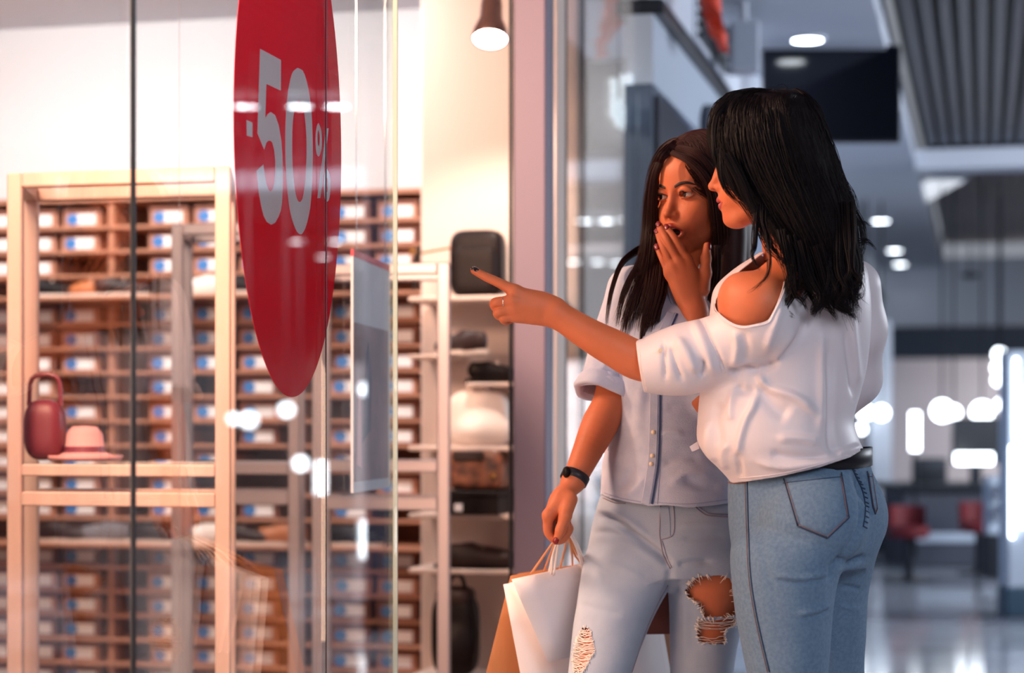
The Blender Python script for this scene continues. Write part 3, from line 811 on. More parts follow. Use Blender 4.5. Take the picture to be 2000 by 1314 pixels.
# shoes on the two deep boards of the shoe wall
k_up = 0.06+16*0.094-0.004; k_lo = 0.06+6*0.094-0.004
cols = [M_black, M_tan, M_choc, M_offwhite, M_black, mat('grey_suede', (110, 106, 112), 0.8), M_choc]
names_up = ['black', 'tan', 'brown', 'off white', 'black', 'grey', 'brown']
for i, px in enumerate((95, 190, 235, 395, 480, 545)):
    b = px_b(px, 7.36)
    shoe(W(7.36, b, k_up), CORR_YAW+(math.pi if i % 2 else 0.15), '%s shoe, number %s from the entrance, on the upper display board' % (names_up[i], ['six', 'five', 'four', 'three', 'two', 'one'][i]), cols[i], L=0.23, group='shoes on the upper display board')
for i, px in enumerate((120, 200, 300, 395, 470, 540, 690)):
    b = px_b(px, 7.36)
    shoe(W(7.36, b, k_lo), CORR_YAW+(math.pi if i % 2 else -0.15), '%s shoe, number %s from the entrance, on the lower display board' % (names_up[::-1][i], ['seven', 'six', 'five', 'four', 'three', 'two', 'one'][i]), cols[::-1][i], L=0.25, group='shoes on the lower display board')
# burgundy bag and pink scarf box on the birch frame's shelf
dfr = [o for o in bpy.data.objects if o.name == 'display_rack'][0]
q = at(232, 840, 4.9)
MB().cbox((-0.25, 0.0, 0.969), (0.25, 0.24, 0.975), lambda u, v, z: np.array([q[0]+u, q[1]-0.10-0.024*u+v, z])).obj('glass_shelf', M_glass, dfr)
M_burg = mat('burgundy_leather', (112, 36, 52), 0.45); M_pink = mat('dusty_pink_felt', (206, 150, 150), 0.8)
c = at(88, 840, 4.93)
bgb = thing('bucket_bag', (c[0], c[1], 0.976), 'burgundy bucket bag standing inside the birch frame', 'bag')
sdf_obj('body', [soft_box((c[0], c[1], 0.976+0.075), (0.05, 0.045, 0.075), 0, 3)], M_burg, bgb, 0.005)
MB().tube(catmull([c+np.array([-0.04, 0, 1.11-CH]), c+np.array([-0.03, 0, 1.18-CH]), c+np.array([0.03, 0, 1.18-CH]), c+np.array([0.04, 0, 1.11-CH])], 14), 0.006).obj('handle', M_burg, bgb)
c = at(165, 840, 4.95)
pk = thing('hat', (c[0], c[1], 0.976), 'dusty pink felt hat with a curled brim inside the frame', 'hat')
mbh = MB().lathe([(0.0, 0.085), (0.03, 0.083), (0.045, 0.065), (0.05, 0.02), (0.085, 0.006), (0.095, 0.012), (0.09, 0.0), (0.05, 0.0), (0.0, 0.002)], (c[0], c[1], 0.976), 28); mbh.obj('crown', M_pink, pk, smooth=True)
MB().lathe([(0.0505, 0.018), (0.0525, 0.018), (0.0505, 0.034), (0.049, 0.034)], (c[0], c[1], 0.976), 28).obj('hat_band', M_burg, pk)

# track spotlight over the opening
lc = at(957, 76, 5.85)
sp = thing('track_spotlight', lc, 'bronze track spotlight shining above the black bag', 'lamp')
ax = np.array([-0.03, -0.40, -0.86]); ax /= np.linalg.norm(ax)
def cone_along(c, ax, prof, n=28):
    x = np.cross(ax, [1, 0, 0]); x /= np.linalg.norm(x); y = np.cross(ax, x); V = []; Fs = []
    for r, d in prof:
        for k in range(n): V.append(np.array(c)-ax*d+r*(x*math.cos(2*math.pi*k/n)+y*math.sin(2*math.pi*k/n)))
    for i in range(len(prof)-1):
        for k in range(n):
            j = (k+1) % n; Fs.append((i*n+k, i*n+j, (i+1)*n+j, (i+1)*n+k))
    return MB().add(V, Fs)
cone_along(lc, ax, [(0.052, -0.004), (0.055, 0.0), (0.050, 0.03), (0.034, 0.07), (0.032, 0.12), (0.030, 0.14), (0.0, 0.142)]).obj('shade', M_lampshade, sp, smooth=True)
cone_along(lc, ax, [(0.0, -0.001), (0.030, -0.0005), (0.050, 0.001), (0.049, 0.004)]).obj('lens', M_lens, sp)
top = lc-ax*0.12
MB().tube([top, top+np.array([0.0, 0.02, 0.06]), (top[0], top[1]+0.02, 2.70)], 0.012).obj('stem', M_darkmetal, sp)
MB().cbox((-0.12, -0.02, 2.70), (0.12, 0.02, 2.779), lambda u, v, z: np.array([top[0]+u, top[1]+0.02+v, z]), 0.004).obj('track_adapter', M_darkmetal, sp)
M_ill = mat('lit_white_letter', (255, 255, 255), 0.5, emit=(232, 244, 255), estr=1.6)

sd_ = bpy.data.lights.new('spot_beam', 'SPOT'); sd_.energy = 60; sd_.color = PEACH; sd_.spot_size = 1.5; sd_.spot_blend = .6; sd_.shadow_soft_size = .04
so_ = bpy.data.objects.new('spot_beam', sd_); COL.objects.link(so_); so_.parent = sp; so_.location = Vector(ax*0.02); so_.rotation_euler = Vector(tuple(np.array([0.05, 0.55, -0.85]))).to_track_quat('-Z', 'Y').to_euler()
# second shop: lit letters, silver vases on a plinth, coat hanger
q0 = on_b(1222, 200, -0.06)
ls = thing('letter_sign', (q0[0], q0[1], q0[2]-0.1), 'small white glowing letter strokes hanging inside the second shop window', 'sign')
for px, y0, y1 in ((1200, 158, 228), (1220, 152, 244), (1233, 150, 240), (1248, 146, 235)):
    A = on_b(px-4, y1, -0.06); B = on_b(px+4, y0, -0.06); a0, b0 = ab(A); a1, _ = ab(B)
    MB().wbox(a0, a1, -0.07, -0.055, A[2], B[2], 0.003).obj('letter_stroke', M_ill, ls)
A = on_b(1205, 244, -0.06); B = on_b(1250, 232, -0.06)
MB().wbox(ab(A)[0], ab(B)[0], -0.07, -0.055, A[2], B[2], 0.003).obj('letter_stroke', M_ill, ls)
for a in (ab(A)[0]+0.05, ab(B)[0]-0.05): MB().tube([W(a, -0.063, A[2]), W(a, -0.063, 2.70)], 0.003).obj('hanging_wire', M_darkmetal, ls)
pl = thing('display_plinth', W(7.22, -0.14), 'low white plinth under the silver vases in the second shop', 'plinth')
MB().wbox(6.84, 7.60, -0.24, -0.04, 0.06, 0.86, 0.01).obj('body', M_offwhite, pl)
MB().wbox(6.86, 7.58, -0.22, -0.06, 0.0, 0.06).obj('kick', M_darkmetal, pl)
for i, (a, hgt, r, lab) in enumerate(((6.95, 0.40, 0.035, 'tallest slender silver vase at the pillar end of the plinth'), (7.15, 0.26, 0.05, 'short wide silver vase standing second on the plinth'), (7.34, 0.33, 0.04, 'medium silver vase standing third on the plinth'), (7.52, 0.20, 0.05, 'smallest silver vase at the far end of the plinth'))):
    v = thing('vase', W(a, -0.14, 0.86), lab, 'vase', 'silver vases on the plinth')
    MB().lathe([(0.0, 0.0), (r*.8, 0.0), (r, hgt*.3), (r*.75, hgt*.7), (r*.45, hgt*.85), (r*.6, hgt), (r*.52, hgt), (r*.36, hgt*.85), (r*.3, hgt*.6), (0, hgt*.58)], W(a, -0.14, 0.86), 24).obj('body', M_chrome, v, smooth=True)
    MB().lathe([(r*.46, hgt*.83), (r*.50, hgt*.85), (r*.46, hgt*.87)], W(a, -0.14, 0.86), 24).obj('neck_ring', M_chrome, v, smooth=True)
h0 = on_b(1130, 560, -0.4)
hg = thing('coat_hanger', h0, 'dark wooden coat hanger on a wire in the second shop window', 'hanger')
MB().tube(catmull([h0+np.array([-0.10, 0, -0.035]), h0+np.array([-0.05, 0, -0.01]), h0, h0+np.array([0.05, 0, -0.01]), h0+np.array([0.10, 0, -0.035])], 14), 0.009).obj('arms', M_choc, hg)
MB().tube(catmull([h0, h0+np.array([0, 0, 0.03]), h0+np.array([0.02, 0, 0.05]), h0+np.array([0.0, 0, 0.075])], 12), 0.003).obj('hook', M_chrome, hg)
MB().tube([h0+np.array([0, 0, 0.075]), (h0[0], h0[1], 2.70)], 0.0015).obj('wire', M_chrome, hg)

# ------------------------------------------------------------------ the mall
def downlight(P, label, r=0.075, group=None):
    t = thing('downlight', P, label, 'lamp', group); P = np.array(P)
    MB().lathe([(r, 0.0), (r+0.02, 0.0), (r+0.022, 0.012), (r, 0.012)], P-np.array([0, 0, 0.012]), 24).obj('trim_ring', M_soffit, t)
    MB().lathe([(0.0, -0.002), (r*.7, -0.003), (r, 0.0), (r, 0.010), (0, 0.010)], P-np.array([0, 0, 0.010]), 24).obj('lens', M_lens_cool, t)
    return t
def dl_y(py, z): return (z-CH)/(840-py)*F
for i, (px, py, lab) in enumerate(((1577, 75, 'nearest downlight in the pale soffit over the black screen'), (1720, 430, 'second downlight along the pale soffit beyond the screen'), (1747, 488, 'third downlight along the pale soffit'), (1758, 515, 'fourth and farthest downlight along the pale soffit'))):
    downlight(at(px, py, dl_y(py, 2.999)), lab, group='downlights in the pale soffit')
REFL = [(398, 205), (482, 205), (588, 205), (660, 205), (612, 345), (695, 345), (582, 470), (656, 470), (632, 500), (735, 500),
        (1118, 343), (1175, 343), (1143, 430), (1185, 430), (1223, 427), (1122, 510), (1168, 510), (1205, 512)]
for i, (px, py) in enumerate(REFL):
    P = mirror(at(px, py, dl_y(py, 3.06))); P[2] = 3.06
    t = downlight(P, 'round downlight hanging under the dark slats, %s of those mirrored in the glass' % ORD[i], group='downlights under the dark slatted ceiling', r=0.07)
    MB().tube([P, P+np.array([0, 0, 0.06])], 0.03).obj('housing', M_darkmetal, t)
# hanging screen
Ys = 10.2; A = at(1490, 278, Ys); B = at(1760, 88, Ys)
scn = thing('hanging_screen', ((A[0]+B[0])/2, Ys, A[2]), 'large black display screen hanging from the pale soffit', 'screen')
fr = lambda x, y, z: np.array([x, y, z])
MB().cbox((A[0], Ys, A[2]), (B[0], Ys+0.05, B[2]), fr, 0.006).obj('casing', M_darkmetal, scn)
MB().cbox((A[0]+0.012, Ys-0.003, A[2]+0.012), (B[0]-0.012, Ys, B[2]-0.012), fr).obj('glass', mat('black_screen_glass', (8, 14, 26), 0.12, coat=0.3), scn)
for x in (A[0]+0.15, B[0]-0.35): MB().tube([(x, Ys+0.03, B[2]-0.01), (x, Ys+0.03, 3.0)], 0.012).obj('bracket', M_darkmetal, scn)
# grey box, orange banner, louvres, poster
A = at(1428, 138, 9.0); B = at(1484, 40, 9.0)
bx = thing('ceiling_speaker', ((A[0]+B[0])/2, 9.0, A[2]), 'pale grey box speaker fixed under the soffit before the screen', 'speaker')
MB().cbox((A[0], 9.0, A[2]), (B[0], 9.14, B[2]), fr, 0.008).obj('cabinet', M_soffit, bx)
MB().cbox((A[0]+0.01, 8.993, A[2]+0.015), (B[0]-0.01, 9.0, B[2]-0.015), fr).obj('grille', M_fascia, bx)
MB().tube([((A[0]+B[0])/2, 9.07, B[2]-0.01), ((A[0]+B[0])/2, 9.07, 3.0)], 0.02).obj('bracket', M_soffit, bx)
M_orange = mat('orange_red_ribbon_cloth', (236, 74, 44), 0.6)
V = []; Fs = []
spts = [(1395, -120), (1388, -40), (1392, 20), (1402, 60), (1416, 100)]
C = catmull(np.array(spts, float), 16)
for i, (x, y) in enumerate(C):
    w = 24*(1-0.02*i)*(0.6 if i > 12 else 1); dy = 0.05*math.sin(i*0.9)
    V += [at(x-w, y, 7.9+dy), at(x, y, 7.86+dy*1.5), at(x+w*0.8, y+6, 7.9-dy)]
for i in range(15):
    for k in range(2): Fs.append((i*3+k, i*3+k+1, i*3+4+k, i*3+3+k))
bn = thing('hanging_banner', V[-2], 'crumpled orange red cloth banner hanging from the soffit', 'banner')
Vt, Tt = thicken(np.array(V), np.array(Fs), 0.004); obj('cloth', Vt, Tt, M_orange, bn, smooth=True)
MB().tube([V[1], (V[1][0], V[1][1], 3.0)], 0.006).obj('cord', M_darkmetal, bn)
lv = thing('louvre_vent', W(9.1, 0.05, 2.72), 'dark louvred vent high on the soffit fascia', 'vent')
MB().wbox(8.75, 9.75, 0.041, 0.05, 2.72, 2.97).obj('frame', M_soffit, lv)
for i in range(5): MB().wbox(8.8, 9.7, 0.05, 0.075, 2.74+0.045*i, 2.762+0.045*i, 0.002).obj('blade', M_darkmetal, lv)
po = thing('poster_board', W(7.76, 0.06, 1.0), 'dark poster board with red bands on the petrol grey pillar', 'poster')
MB().wbox(7.65, 8.45, 0.052, 0.07, 0.9, 2.30, 0.003).obj('board', mat('near_black_poster', (36, 40, 58), 0.4), po)
M_pred = mat('poster_red', (206, 60, 60), 0.5)
MB().prism([W(7.86, 0.0705, 1.96), W(8.36, 0.0705, 1.86), W(8.36, 0.0705, 1.70), W(7.86, 0.0705, 1.86)], W(0, 0.003)-W(0, 0)).obj('red_band', M_pred, po)
MB().prism([W(7.86, 0.0705, 1.6), W(8.36, 0.0705, 1.5), W(8.36, 0.0705, 1.44), W(7.86, 0.0705, 1.53)], W(0, 0.003)-W(0, 0)).obj('red_band', M_pred, po)
ps = thing('wall_sign', W(9.2, 0.06, 1.9), 'small dark oval wall sign with a red edge', 'sign')
ring = [W(9.1+0.22*math.cos(t), 0.052, 2.37+0.12*math.sin(t)) for t in np.linspace(0, 2*math.pi, 28, endpoint=False)]
MB().prism(ring, W(0, 0.03)-W(0, 0)).obj('panel', mat('slate_sign', (52, 60, 78), 0.5), ps)
MB().prism([W(9.3, 0.053, 2.27), W(9.42, 0.053, 2.25), W(9.42, 0.053, 2.50), W(9.3, 0.053, 2.48)], W(0, 0.033)-W(0, 0)).obj('red_edge', M_pred, ps)

# far end: kiosk, lamps, stools, columns
M_slate = mat('slate_kiosk', (56, 60, 76), 0.4); M_redup = mat('red_upholstery', (112, 24, 34), 0.6)
def fbox(px0, px1, py0, py1, Y, d, c=0.01):
    A = at(px0, py1, Y); B = at(px1, py0, Y); return MB().cbox((A[0], Y, max(0, A[2])), (B[0], Y+d, B[2]), fr, c)
kk = thing('kiosk', at(1850, 1110, 15.4), 'dark slate kiosk counter with black screens at the hall end', 'kiosk')
fbox(1765, 1960, 960, 1106, 15.3, 0.9).obj('body', M_slate, kk)
fbox(1755, 1970, 946, 960, 15.22, 1.05).obj('counter_top', M_darkmetal, kk)
fbox(1775, 1950, 1040, 1060, 15.27, 0.03).obj('front_band', M_fascia, kk)
fbox(1862, 1966, 815, 905, 15.7, 0.08).obj('screen', mat('black_screen_far', (10, 16, 28), 0.3), kk)
fbox(1905, 1918, 905, 946, 15.72, 0.05).obj('screen_stand', M_darkmetal, kk)
fbox(1795, 1850, 895, 946, 15.7, 0.3).obj('till', M_darkmetal, kk)
M_glow = mat('white_globe_lamp', (255, 255, 255), 0.4, emit=(236, 246, 255), estr=9)
for i, (px, py, r, lab) in enumerate(((1840, 802, 0.085, 'globe lamp over the till'), (1862, 806, 0.06, 'smaller globe lamp beside the one over the till'), (1918, 805, 0.09, 'globe lamp above the black kiosk screen'), (1955, 790, 0.05, 'small globe lamp beside the bright column'), (1690, 805, 0.06, 'globe lamp next to the white blouse'), (1722, 806, 0.06, 'globe lamp before the pale column'), (1682, 838, 0.04, 'lowest small globe lamp beside the blouse'), (1952, 692, 0.055, 'upper globe lamp in the far shopfront'), (1950, 718, 0.055, 'middle globe lamp in the far shopfront'), (1950, 742, 0.05, 'lower globe lamp in the far shopfront'))):
    P = at(px, py, 16.2+0.15*i)
    g = thing('globe_lamp', P-np.array([0, 0, r]), 'white '+lab, 'lamp', 'globe lamps at the hall end')
    prof = [(r*math.sin(t), -r*math.cos(t)) for t in np.linspace(0, math.pi, 10)]
    MB().lathe(prof, P, 16).obj('globe', M_glow, g, smooth=True)
    MB().tube([P+np.array([0, 0, r*.9]), (P[0], P[1], 3.1)], 0.008).obj('rod', M_darkmetal, g)
bl = thing('bar_light', at(1905, 915, 15.15), 'wide white light bar along the kiosk counter edge', 'lamp')
fbox(1868, 1940, 885, 906, 15.23, 0.05, 0.006).obj('diffuser', M_glow, bl)
fbox(1895, 1915, 906, 946, 15.25, 0.03, 0.004).obj('post', M_darkmetal, bl)
tl = thing('tube_light', at(1787, 875, 15.0), 'upright glowing tube light beside the kiosk', 'lamp')
MB().tube([at(1787, 880, 15.0), at(1787, 805, 15.0)], 0.035, 14).obj('tube', M_glow, tl)
MB().tube([at(1787, 1090, 15.0), at(1787, 880, 15.0)], 0.015).obj('stand', M_darkmetal, tl)
for i, (px, Y, lab) in enumerate(((1775, 13.9, 'red upholstered stool before the kiosk, nearest the jeans'), (1912, 14.6, 'red upholstered stool before the kiosk screen end'))):
    P = at(px, 840, Y); P[2] = 0
    s = thing('stool', P, lab, 'stool', 'red stools at the kiosk')
    MB().lathe([(0.0, 0.38), (0.13, 0.38), (0.15, 0.35), (0.13, 0.30), (0.0, 0.30)], P, 20).obj('seat', M_redup, s, smooth=True)
    MB().lathe([(0.0, 0.30), (0.03, 0.30), (0.03, 0.03), (0.16, 0.01), (0.16, 0.0), (0.0, 0.0)], P, 16).obj('pedestal', M_darkmetal, s)
    V = []; Fs = []
    for k in range(11):
        t = math.pi*(0.15+0.7*k/10)
        for z0, rr in ((0.35, 0.145), (0.52, 0.15), (0.52, 0.135), (0.35, 0.13)): V.append(P+np.array([rr*math.cos(t), rr*math.sin(t), z0]))
    for k in range(10):
        for m in range(4): Fs.append((k*4+m, k*4+(m+1) % 4, k*4+4+(m+1) % 4, k*4+4+m))
    MB().add(V, Fs).obj('backrest', M_redup, s)
def column(px0, px1, Y, m, lab, z1, mbase=None):
    A = at(px0, 840, Y); B = at(px1, 840, Y); w = B[0]-A[0]
    c = thing('column', ((A[0]+B[0])/2, Y+w/2, 0), lab, 'column')
    MB().cbox((A[0], Y, 0.16), (B[0], Y+w, z1), fr, 0.01).obj('shaft', m, c)
    MB().cbox((A[0]-0.01, Y-0.01, 0), (B[0]+0.01, Y+w+0.01, 0.16), fr, 0.01).obj('base', mbase or M_darkmetal, c)
    return c
column(1700, 1742, 17.2, M_soffit, 'pale square pylon beside the kiosk', 2.0)
column(1968, 2040, 11.2, M_fascia, 'bright pylon with light strips by the hall edge', 1.5, mat('petrol_base', (44, 72, 92), 0.5))
ck = [o for o in bpy.data.objects if o.name.startswith('column')][-1]
for px, y0, y1 in ((1976, 1050, 870), (1984, 860, 700), (1995, 1030, 760)):
    A = at(px-3, y1, 11.19); B = at(px+3, y0, 11.19)
    MB().cbox((A[0], 11.17, B[2]), (B[0], 11.195, A[2]), fr, 0.004).obj('light_strip', M_glow, [o for o in bpy.data.objects if o.name == 'column.001'][0])
fv = thing('glass_cabinet', at(1948, 1040, 13.2), 'narrow upright cabinet with silver goods beside the bright column', 'cabinet')
fbox(1930, 1964, 930, 1045, 13.2, 0.15).obj('body', M_fascia, fv)
fbox(1928, 1966, 1045, 1130, 13.18, 0.2).obj('base', M_darkmetal, fv)
for y in (965, 1005):
    P = at(1947, y, 13.17); MB().lathe([(0, -0.04), (0.04, -0.03), (0.05, 0.02), (0.02, 0.06), (0, 0.06)], P, 14).obj('goods', M_chrome, fv)
# smoke detector under the bulkhead
P = at(1895, 568, 22.0); P[2] = 2.72
sd = thing('ceiling_sensor', P, 'small dark ceiling sensor hanging in front of the bulkhead', 'sensor')
MB().lathe([(0, 0), (0.09, 0.02), (0.10, 0.06), (0.0, 0.06)], P, 16).obj('dome', M_darkmetal, sd)
MB().tube([P+np.array([0, 0, 0.06]), (P[0], P[1], 3.1)], 0.01).obj('rod', M_darkmetal, sd)
# opposite shopfront, seen mirrored: lit panels, poster light box, dark column
M_pan = mat('lit_shop_panel', (70, 78, 92), 0.4, emit=(214, 232, 250), estr=0.16)
for i, (a0, a1, z0, z1) in enumerate(((6.0, 8.2, 0.4, 2.1), (9.0, 11.5, 0.4, 2.1), (12.3, 15.5, 0.4, 2.1), (16.3, 20.0, 0.4, 2.1))):
    t = thing('lit_shop_window', W((a0+a1)/2, 6.6, z0), ['first', 'second', 'third', 'fourth'][i]+' glowing shop window across the mall, seen only mirrored', 'window', 'lit windows across the mall')
    MB().wbox(a0, a1, 6.56, 6.60, z0, z1, 0.01).obj('frame', M_darkmetal, t)
    for j in range(3):
        w = (a1-a0)/3; MB().wbox(a0+w*j+0.04, a0+w*j+w-0.04, 6.55, 6.562, z0+0.05, z1-0.05).obj('pane', M_pan, t)
def mcol(px0, px1, Yv, m, lab, z1=3.1):
    c0 = mirror(at((px0+px1)/2, 840, Yv)); a, b = ab(c0); w = (px1-px0)/F*Yv/2
    c = thing('column', W(a, b), lab, 'column')
    MB().wbox(a-w, a+w, b-w, b+w, 0.16, z1, 0.01).obj('shaft', m, c)
    MB().wbox(a-w-.01, a+w+.01, b-w-.01, b+w+.01, 0.0, 0.16, 0.01).obj('base', M_darkmetal, c)
mcol(720, 772, 10.5, mat('petrol_grey_column', (74, 88, 112), 0.5), 'petrol grey column out in the mall, seen mirrored in the pane')

# poster panel hanging inside the glass, turned a little from it
pc0 = at(685, 840, 4.6)[:2]; pdir = np.array([0.1247, 1.0])/math.hypot(0.1247, 1.0); pnn = np.array([pdir[1], -pdir[0]])
def PF(u, v, z): q = pc0+pdir*u+pnn*v; return np.array([q[0], q[1], z])
pst = thing('hanging_poster', PF(0.23, 0, 0.905), 'grey hanging poster panel with a thin red top edge inside the glass', 'poster')
MB().cbox((0, 0, 0.905), (0.458, 0.006, 1.452), PF).obj('board', mat('grey_poster_print', (188, 194, 204), 0.5), pst)
MB().cbox((0, 0.0, 1.4525), (0.458, 0.007, 1.468), PF).obj('red_edge', mat('poster_red_edge', (196, 40, 56), 0.5), pst)
MB().cbox((0.006, 0.0062, 0.93), (0.43, 0.0072, 1.30), PF).obj('picture', mat('mauve_poster_picture', (150, 128, 132), 0.5, rgb2=(112, 98, 106), vscale=5), pst)
MB().prism([PF(0.10, 0.0074, 1.02), PF(0.19, 0.0074, 1.05), PF(0.21, 0.0074, 1.18), PF(0.17, 0.0074, 1.26), PF(0.13, 0.0074, 1.17)], PF(0, .0008, 0)-PF(0, 0, 0)).obj('dark_shape', mat('poster_slate', (64, 72, 92), 0.5), pst)
MB().prism([PF(0.03, 0.0074, 0.97), PF(0.09, 0.0074, 0.96), PF(0.08, 0.0074, 1.12), PF(0.05, 0.0074, 1.18)], PF(0, .0008, 0)-PF(0, 0, 0)).obj('pink_shape', mat('poster_pink', (200, 150, 156), 0.5), pst)
for u in (0.05, 0.41): MB().tube([PF(u, 0.003, 1.46), PF(u, 0.003, 2.735)], 0.0012).obj('wire', M_chrome, pst)

# glowing tubes and globes across the hall, seen as reflections in the glass
def mtube(px, y0, y1, Yv, lab):
    A = mirror(at(px, y1, Yv)); B = mirror(at(px, y0, Yv)); 
    t = thing('tube_light', (A[0], A[1], 0), lab, 'lamp', 'tube lights seen mirrored')
    MB().tube([A, B], 0.033, 14).obj('tube', M_glow, t); MB().tube([(A[0], A[1], 0.0), A], 0.015).obj('stand', M_darkmetal, t)
    MB().lathe([(0.0, 0.02), (0.09, 0.015), (0.10, 0.0), (0, 0)], (A[0], A[1], 0), 16).obj('foot', M_darkmetal, t)
for a in ((717, 1015, 1090, 12.0, 'tube light mirrored low in the last pane'), (768, 910, 975, 12.5, 'tube light mirrored at the pane edge, upper one'), (769, 995, 1080, 11.5, 'tube light mirrored at the pane edge, lower one'), (629, 900, 965, 12.2, 'tube light mirrored beside the black pane joint')): mtube(*a)
for i, (px, py, r, lab) in enumerate(((460, 818, .04, 'globe lamp mirrored beside the birch post'), (489, 820, .055, 'globe lamp mirrored under the red sign'), (562, 800, .05, 'globe lamp mirrored just below the tip of the red sign'), (720, 760, .05, 'globe lamp mirrored on the grey poster'), (765, 752, .05, 'globe lamp mirrored at the glass edge beside the poster'), (590, 905, .05, 'globe lamp mirrored low beside the black pane joint'))):
    P = mirror(at(px, py, 12.0+.1*i)); g = thing('globe_lamp', P-np.array([0, 0, r]), 'white '+lab, 'lamp', 'globe lamps seen mirrored')
    MB().lathe([(r*math.sin(t), -r*math.cos(t)) for t in np.linspace(0, math.pi, 10)], P, 16).obj('globe', M_glow, g, smooth=True)
    MB().tube([P+np.array([0, 0, r*.9]), (P[0], P[1], 3.1)], 0.008).obj('rod', M_darkmetal, g)

cp = thing('ceiling_panel_light', at(1842, 365, 16.8), 'pale glowing panel light under the far slats', 'lamp')
A = at(1806, 330, 16.0); B = at(1890, 330, 16.0)
MB().cbox((A[0], 16.0, 3.06), (B[0], 17.8, 3.085), fr, .004).obj('housing', M_soffit, cp)
MB().cbox((A[0]+.03, 16.03, 3.05), (B[0]-.03, 17.77, 3.06), fr).obj('diffuser', mat('soft_panel_glow', (255, 255, 255), .5, emit=(226, 230, 236), estr=.75), cp)

# made-up casings put round the added key and fill lights
for name, lab, cat in (('shop_window_key', 'casing of an added upright key light inside the shop window', 'lamp'), ('shop_display_key', 'casing of an added slanted key light over the window display', 'lamp'), ('shop_back_fill', 'casing of a large added fill light before the shoe shelving', 'lamp'),
                       ('shop_front_fill', 'casing of an added fill light over the front of the shop', 'lamp'), ('mall_near_fill', 'casing of an added fill light over the mall walkway nearby', 'lamp'), ('mall_middle_fill', 'casing of a long added fill light farther along the mall', 'lamp'), ('mall_far_fill', 'casing of an added fill light near the opposite shopfront', 'lamp')):
    L = bpy.data.objects[name]; mw = L.rotation_euler.to_matrix(); sx, sy = L.data.size/2, L.data.size_y/2
    def FR(u, v, w): return np.array(L.location)+np.array(mw @ Vector((u, v, w)))
    t = thing('fill_casing', np.array(L.location), lab, cat)
    MB().cbox((-sx-.02, -sy-.02, .006), (sx+.02, sy+.02, .03), FR, .004).obj('casing', M_soffit, t)
    for a0, a1, b0, b1 in ((-sx-.02, sx+.02, -sy-.02, -sy-.004), (-sx-.02, sx+.02, sy+.004, sy+.02), (-sx-.02, -sx-.004, -sy-.004, sy+.004), (sx+.004, sx+.02, -sy-.004, sy+.004)):
        MB().cbox((a0, b0, -.012), (a1, b1, .006), FR).obj('rim', M_darkmetal, t)

# ------------------------------------------------------------------ people: shared materials and builders
M_skin = mat('warm_skin', (200, 112, 76), 0.5, spec=0.3, bump=0.04, bscale=350, sss=0.25, var=0.05, vscale=18)
M_lip = mat('rose_lip', (168, 62, 56), 0.35, sss=0.1)
M_mouth = mat('dark_mouth', (34, 8, 8), 0.6)
M_tooth = mat('tooth_white', (236, 226, 214), 0.25)
M_eyewhite = mat('eye_white', (206, 188, 178), 0.2, coat=0.5)
M_iris = mat('brown_iris', (36, 18, 12), 0.2, coat=0.8)
M_pupil = mat('black_pupil', (6, 4, 4), 0.15, coat=0.8)
M_brow = mat('dark_brow', (40, 22, 20), 0.7)
M_nail = mat('dark_red_nail_varnish', (128, 12, 26), 0.3, coat=0.15)
M_nail2 = mat('black_plum_nail_varnish', (34, 14, 24), 0.2, coat=0.6)
M_hairA = mat('dark_brown_hair', (46, 20, 20), 0.5, spec=0.2)
M_hairB = mat('blue_black_hair', (18, 10, 14), 0.5, spec=0.16)
M_silver = mat('silver_ring', (222, 214, 206), 0.2, 1.0)

def frame_f(yaw, pitch=0.0, roll=0.0):
    """rows forward, left, up of a head turned by yaw from facing the camera"""
    f = np.array([-math.sin(yaw), -math.cos(yaw), 0.0]); l = np.array([math.cos(yaw), -math.sin(yaw), 0.0]); u = np.array([0, 0, 1.0])
    f, u = f*math.cos(pitch)+u*math.sin(pitch), u*math.cos(pitch)-f*math.sin(pitch)
    l, u = l*math.cos(roll)+u*math.sin(roll), u*math.cos(roll)-l*math.sin(roll)
    return np.array([f, l, u])

